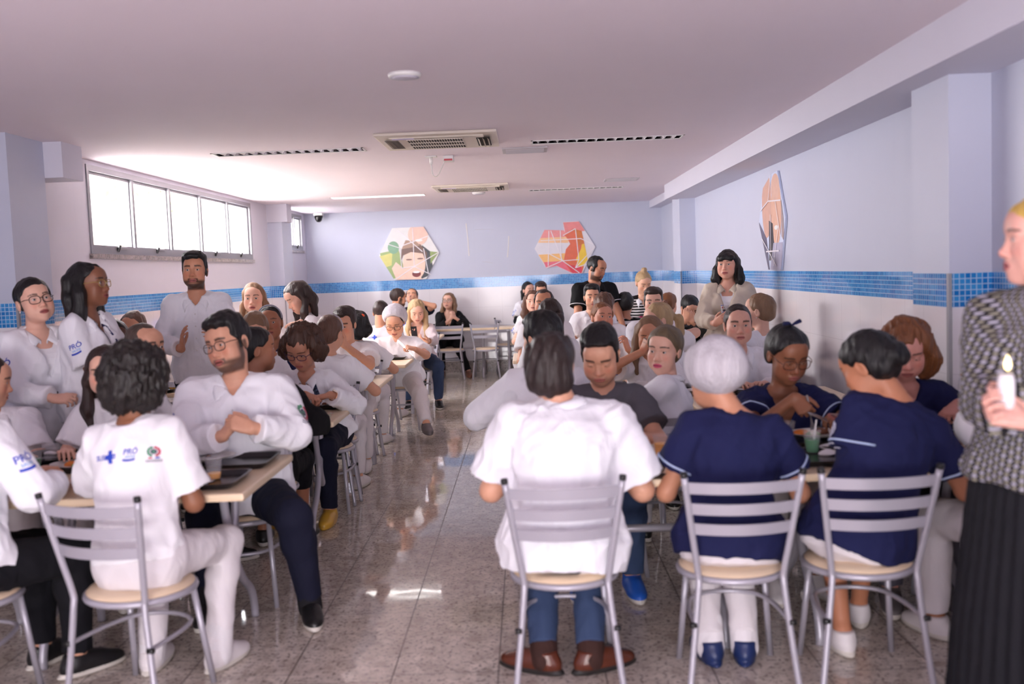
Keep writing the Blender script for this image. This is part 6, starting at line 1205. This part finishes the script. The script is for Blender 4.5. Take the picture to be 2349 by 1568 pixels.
# front left table
x, y = on(440, 1106, .755); tray(x, y, 0, 'black tray with the nearly empty orange cup on the front left table'); tx, ty_ = x, y
cx, cy = on(492, 1098, .757); cup('half', cx, cy, 'nearly empty cup of orange juice at the corner of the front left table', .756)
o = MB().box((-.075, -.045, 0), (.075, .045, .0015)).build('napkin', NAP, None, loc=(cx - .07, cy - .012, .756)); tag(o, 'flat white paper napkin under the nearly empty orange cup', 'napkin')
napkin(tx - .05, ty_ + .02, .756, 4, 'small crumpled napkin beside the elbow of the person with the afro', .6)
x, y = on(520, 1062, .755); tray(x, y, 0, 'black tray in front of the bearded man in glasses'); plate(x - .10, y - .01, .1, 'large white plate in front of the bearded man in glasses', .776); food(x - .14, y, .786, 31, 'few scraps left on the plate of the bearded man in glasses', .35)
x, y = on(390, 955, .755); y = min(y, 6.5); tray(-2.0, 6.02, 0, 'black tray with a salad bowl between the afro and the bearded man'); 
r = empty('bowl', (-2.02, 6.02, .757), 0, 'clear bowl of pale green salad behind the afro', 'bowl'); MB().lathe([(0, 0), (.04, 0), (.075, .05), (.078, .052), (.073, .052), (.038, .004), (0, .004)], 24).build('bowl_wall', CUPM, r, True); MB().lathe([(0, .006), (.04, .006), (.06, .03), (.03, .038), (0, .04)], 20).build('salad', FOOD[2], r, True)
x, y = on(118, 1062, .755); cup('empty', x, y, 'plastic cup holding wrappers at the left edge table', .751); napkin(x, y, .80, 9, 'crumpled wrapper standing in the cup at the left edge', .55); tray(x + .02, y + .12, 0, 'black tray at the far left of the front left table')
x, y = on(735, 945, .755); placemat(-1.42, 6.05, .751, .1, 'red and green printed placemat before the curly-haired woman in glasses'); tray(-1.62, 5.98, .05, 'black tray beside the watch of the curly-haired woman in glasses', .753)
x, y = on(895, 822, .755); tray(x - .05, y, 0, 'black tray in front of the hair net woman with the knife'); plate(x - .05, y, 0, 'white plate of food in front of the hair net woman with the knife', .776); food(x - .05, y, .785, 40, 'heaped meal on the plate of the hair net woman with the knife', 1.15)
# front right table
x, y = on(1530, 1078, .755); tray(x, y, 0, 'black tray between the white shirt man and the elderly hair net woman'); cup('green', x + .07, y + .02, 'cup of green juice beside the elderly hair net woman', .756)
x, y = on(1518, 1046, .755); cup('orange', x, y, 'full cup of orange juice beside the grey t-shirt elbow', .751); x, y = on(1540, 1030, .752); placemat(x + .06, y, .7508, 0, 'red printed placemat beside the full orange juice cup')
x, y = on(1880, 1052, .755); tray(x, y, 0, 'black tray between the elderly hair net woman and the black bun woman'); gx, gy = on(1868, 1040, .756); cup('green', gx, gy + .03, 'cup of green juice with a white straw on the front right table', .756); tag(MB().tube([(gx + .002, gy + .03, .765), (gx + .02, gy + .03, .90)], .004, 8).build('drinking_straw', WHITEP, None, True), 'white straw standing in the green juice cup', 'straw')
napkin(gx + .06, gy - .035, .756, 12, 'crumpled white napkin in front of the green juice cup with the straw', 1.0); plate(gx + .18, gy + .03, 0, 'white plate behind the arm of the black bun woman', .756)
x, y = on(1885, 1012, .755); tray(x, y + .03, 0, 'black tray in front of the woman with the navy hair bow'); plate(x, y + .03, 0, 'white plate of food in front of the woman with the navy hair bow', .776); food(x - .04, y + .03, .785, 50, 'colourful half eaten meal before the woman with the navy hair bow', 1.0); cup('empty', x - .16, y + .0, 'empty white cup beside the meal of the navy hair bow woman', .756)
x, y = on(2195, 1010, .755); napkin(min(x, 1.9), y, .752, 15, 'crumpled napkin in front of the woman with curly auburn hair', 1.0); cup('empty', min(x - .05, 1.82), y + .03, 'white cup beside the napkin of the curly auburn woman', .751)
# things in hands
def hand(who, q): J = PB[who]['J']; return J['W'][q], J['hd'][q], J['hn'][q], J
W_, d_, n__, J = hand('woman with the navy hair bow', -1); cutlery('fork', W_ + d_ * .09 + n__ * .03, A3(.10, -.18, -.9), A3(0, -1, .1), 'fork in the right hand of the woman with the navy hair bow')
W_, d_, n__, J = hand('woman with the navy hair bow', 1); cutlery('knife', W_ + d_ * .10 + n__ * .02, A3(-1, -.1, .45), A3(0, -.6, .8), 'knife in the left hand of the woman with the navy hair bow')
W_, d_, n__, J = hand('woman in the hair net holding a knife', 1); cutlery('knife', W_ + d_ * .10 + n__ * .02, A3(-.65, -.1, .75), A3(0, -1, .1), 'knife raised by the hair net woman on the left side')
W_, d_, n__, J = hand('blonde woman looking at a phone', -1); o = MB().box((-.035, -.07, -.004), (.035, .07, .004), bev=.003).build('phone', BLACKP, None, loc=W_ + d_ * .10 + A3(0, -.02, .03)); o.rotation_euler = (.9, 0, .2); tag(o, 'dark phone held by the blonde woman in the cardigan', 'phone')
W_, d_, n__, J = hand('man drinking from a cup', 1); o = copy_tree(PROT['empty']); o.location = J['h'].w(0, .115, -.06); o.rotation_euler = (-1.3, 0, 0); tag(o, 'cup raised to the mouth of the drinking man', 'cup', 'clear plastic cups')
cp = at_y(2308, 900, 2.60); r = empty('candle', cp, 0, 'lit white candle held by the woman at the right edge', 'candle')
MB().tube([(0, 0, -.05), (0, 0, .03), (.0, 0, .048)], [.0215, .0215, .018], 20).build('wax', mat('white_wax', (238, 234, 240), .5), r, True); MB().tube([(0, 0, .045), (.003, 0, .062)], .0018, 6).build('wick', BLACKP, r, True)
FL = NT('flame'); FL.set((1, .8, .4), .5); FL.b.inputs['Emission Color'].default_value = (1, .72, .32, 1); FL.b.inputs['Emission Strength'].default_value = 6; MB().lathe([(0, 0), (.007, .008), (.009, .018), (.006, .03), (0, .044)], 14, (.004, 0, .056)).build('flame', FL.m, r, True)
# one more empty chair at the front right table and by the right wall
chair(1.85, 5.1, 0, 'empty grey chair turned to the wall behind the woman with the navy hair bow'); chair(1.62, 5.45, 180, 'empty grey chair behind the navy hair bow, at the second row table by the wall')
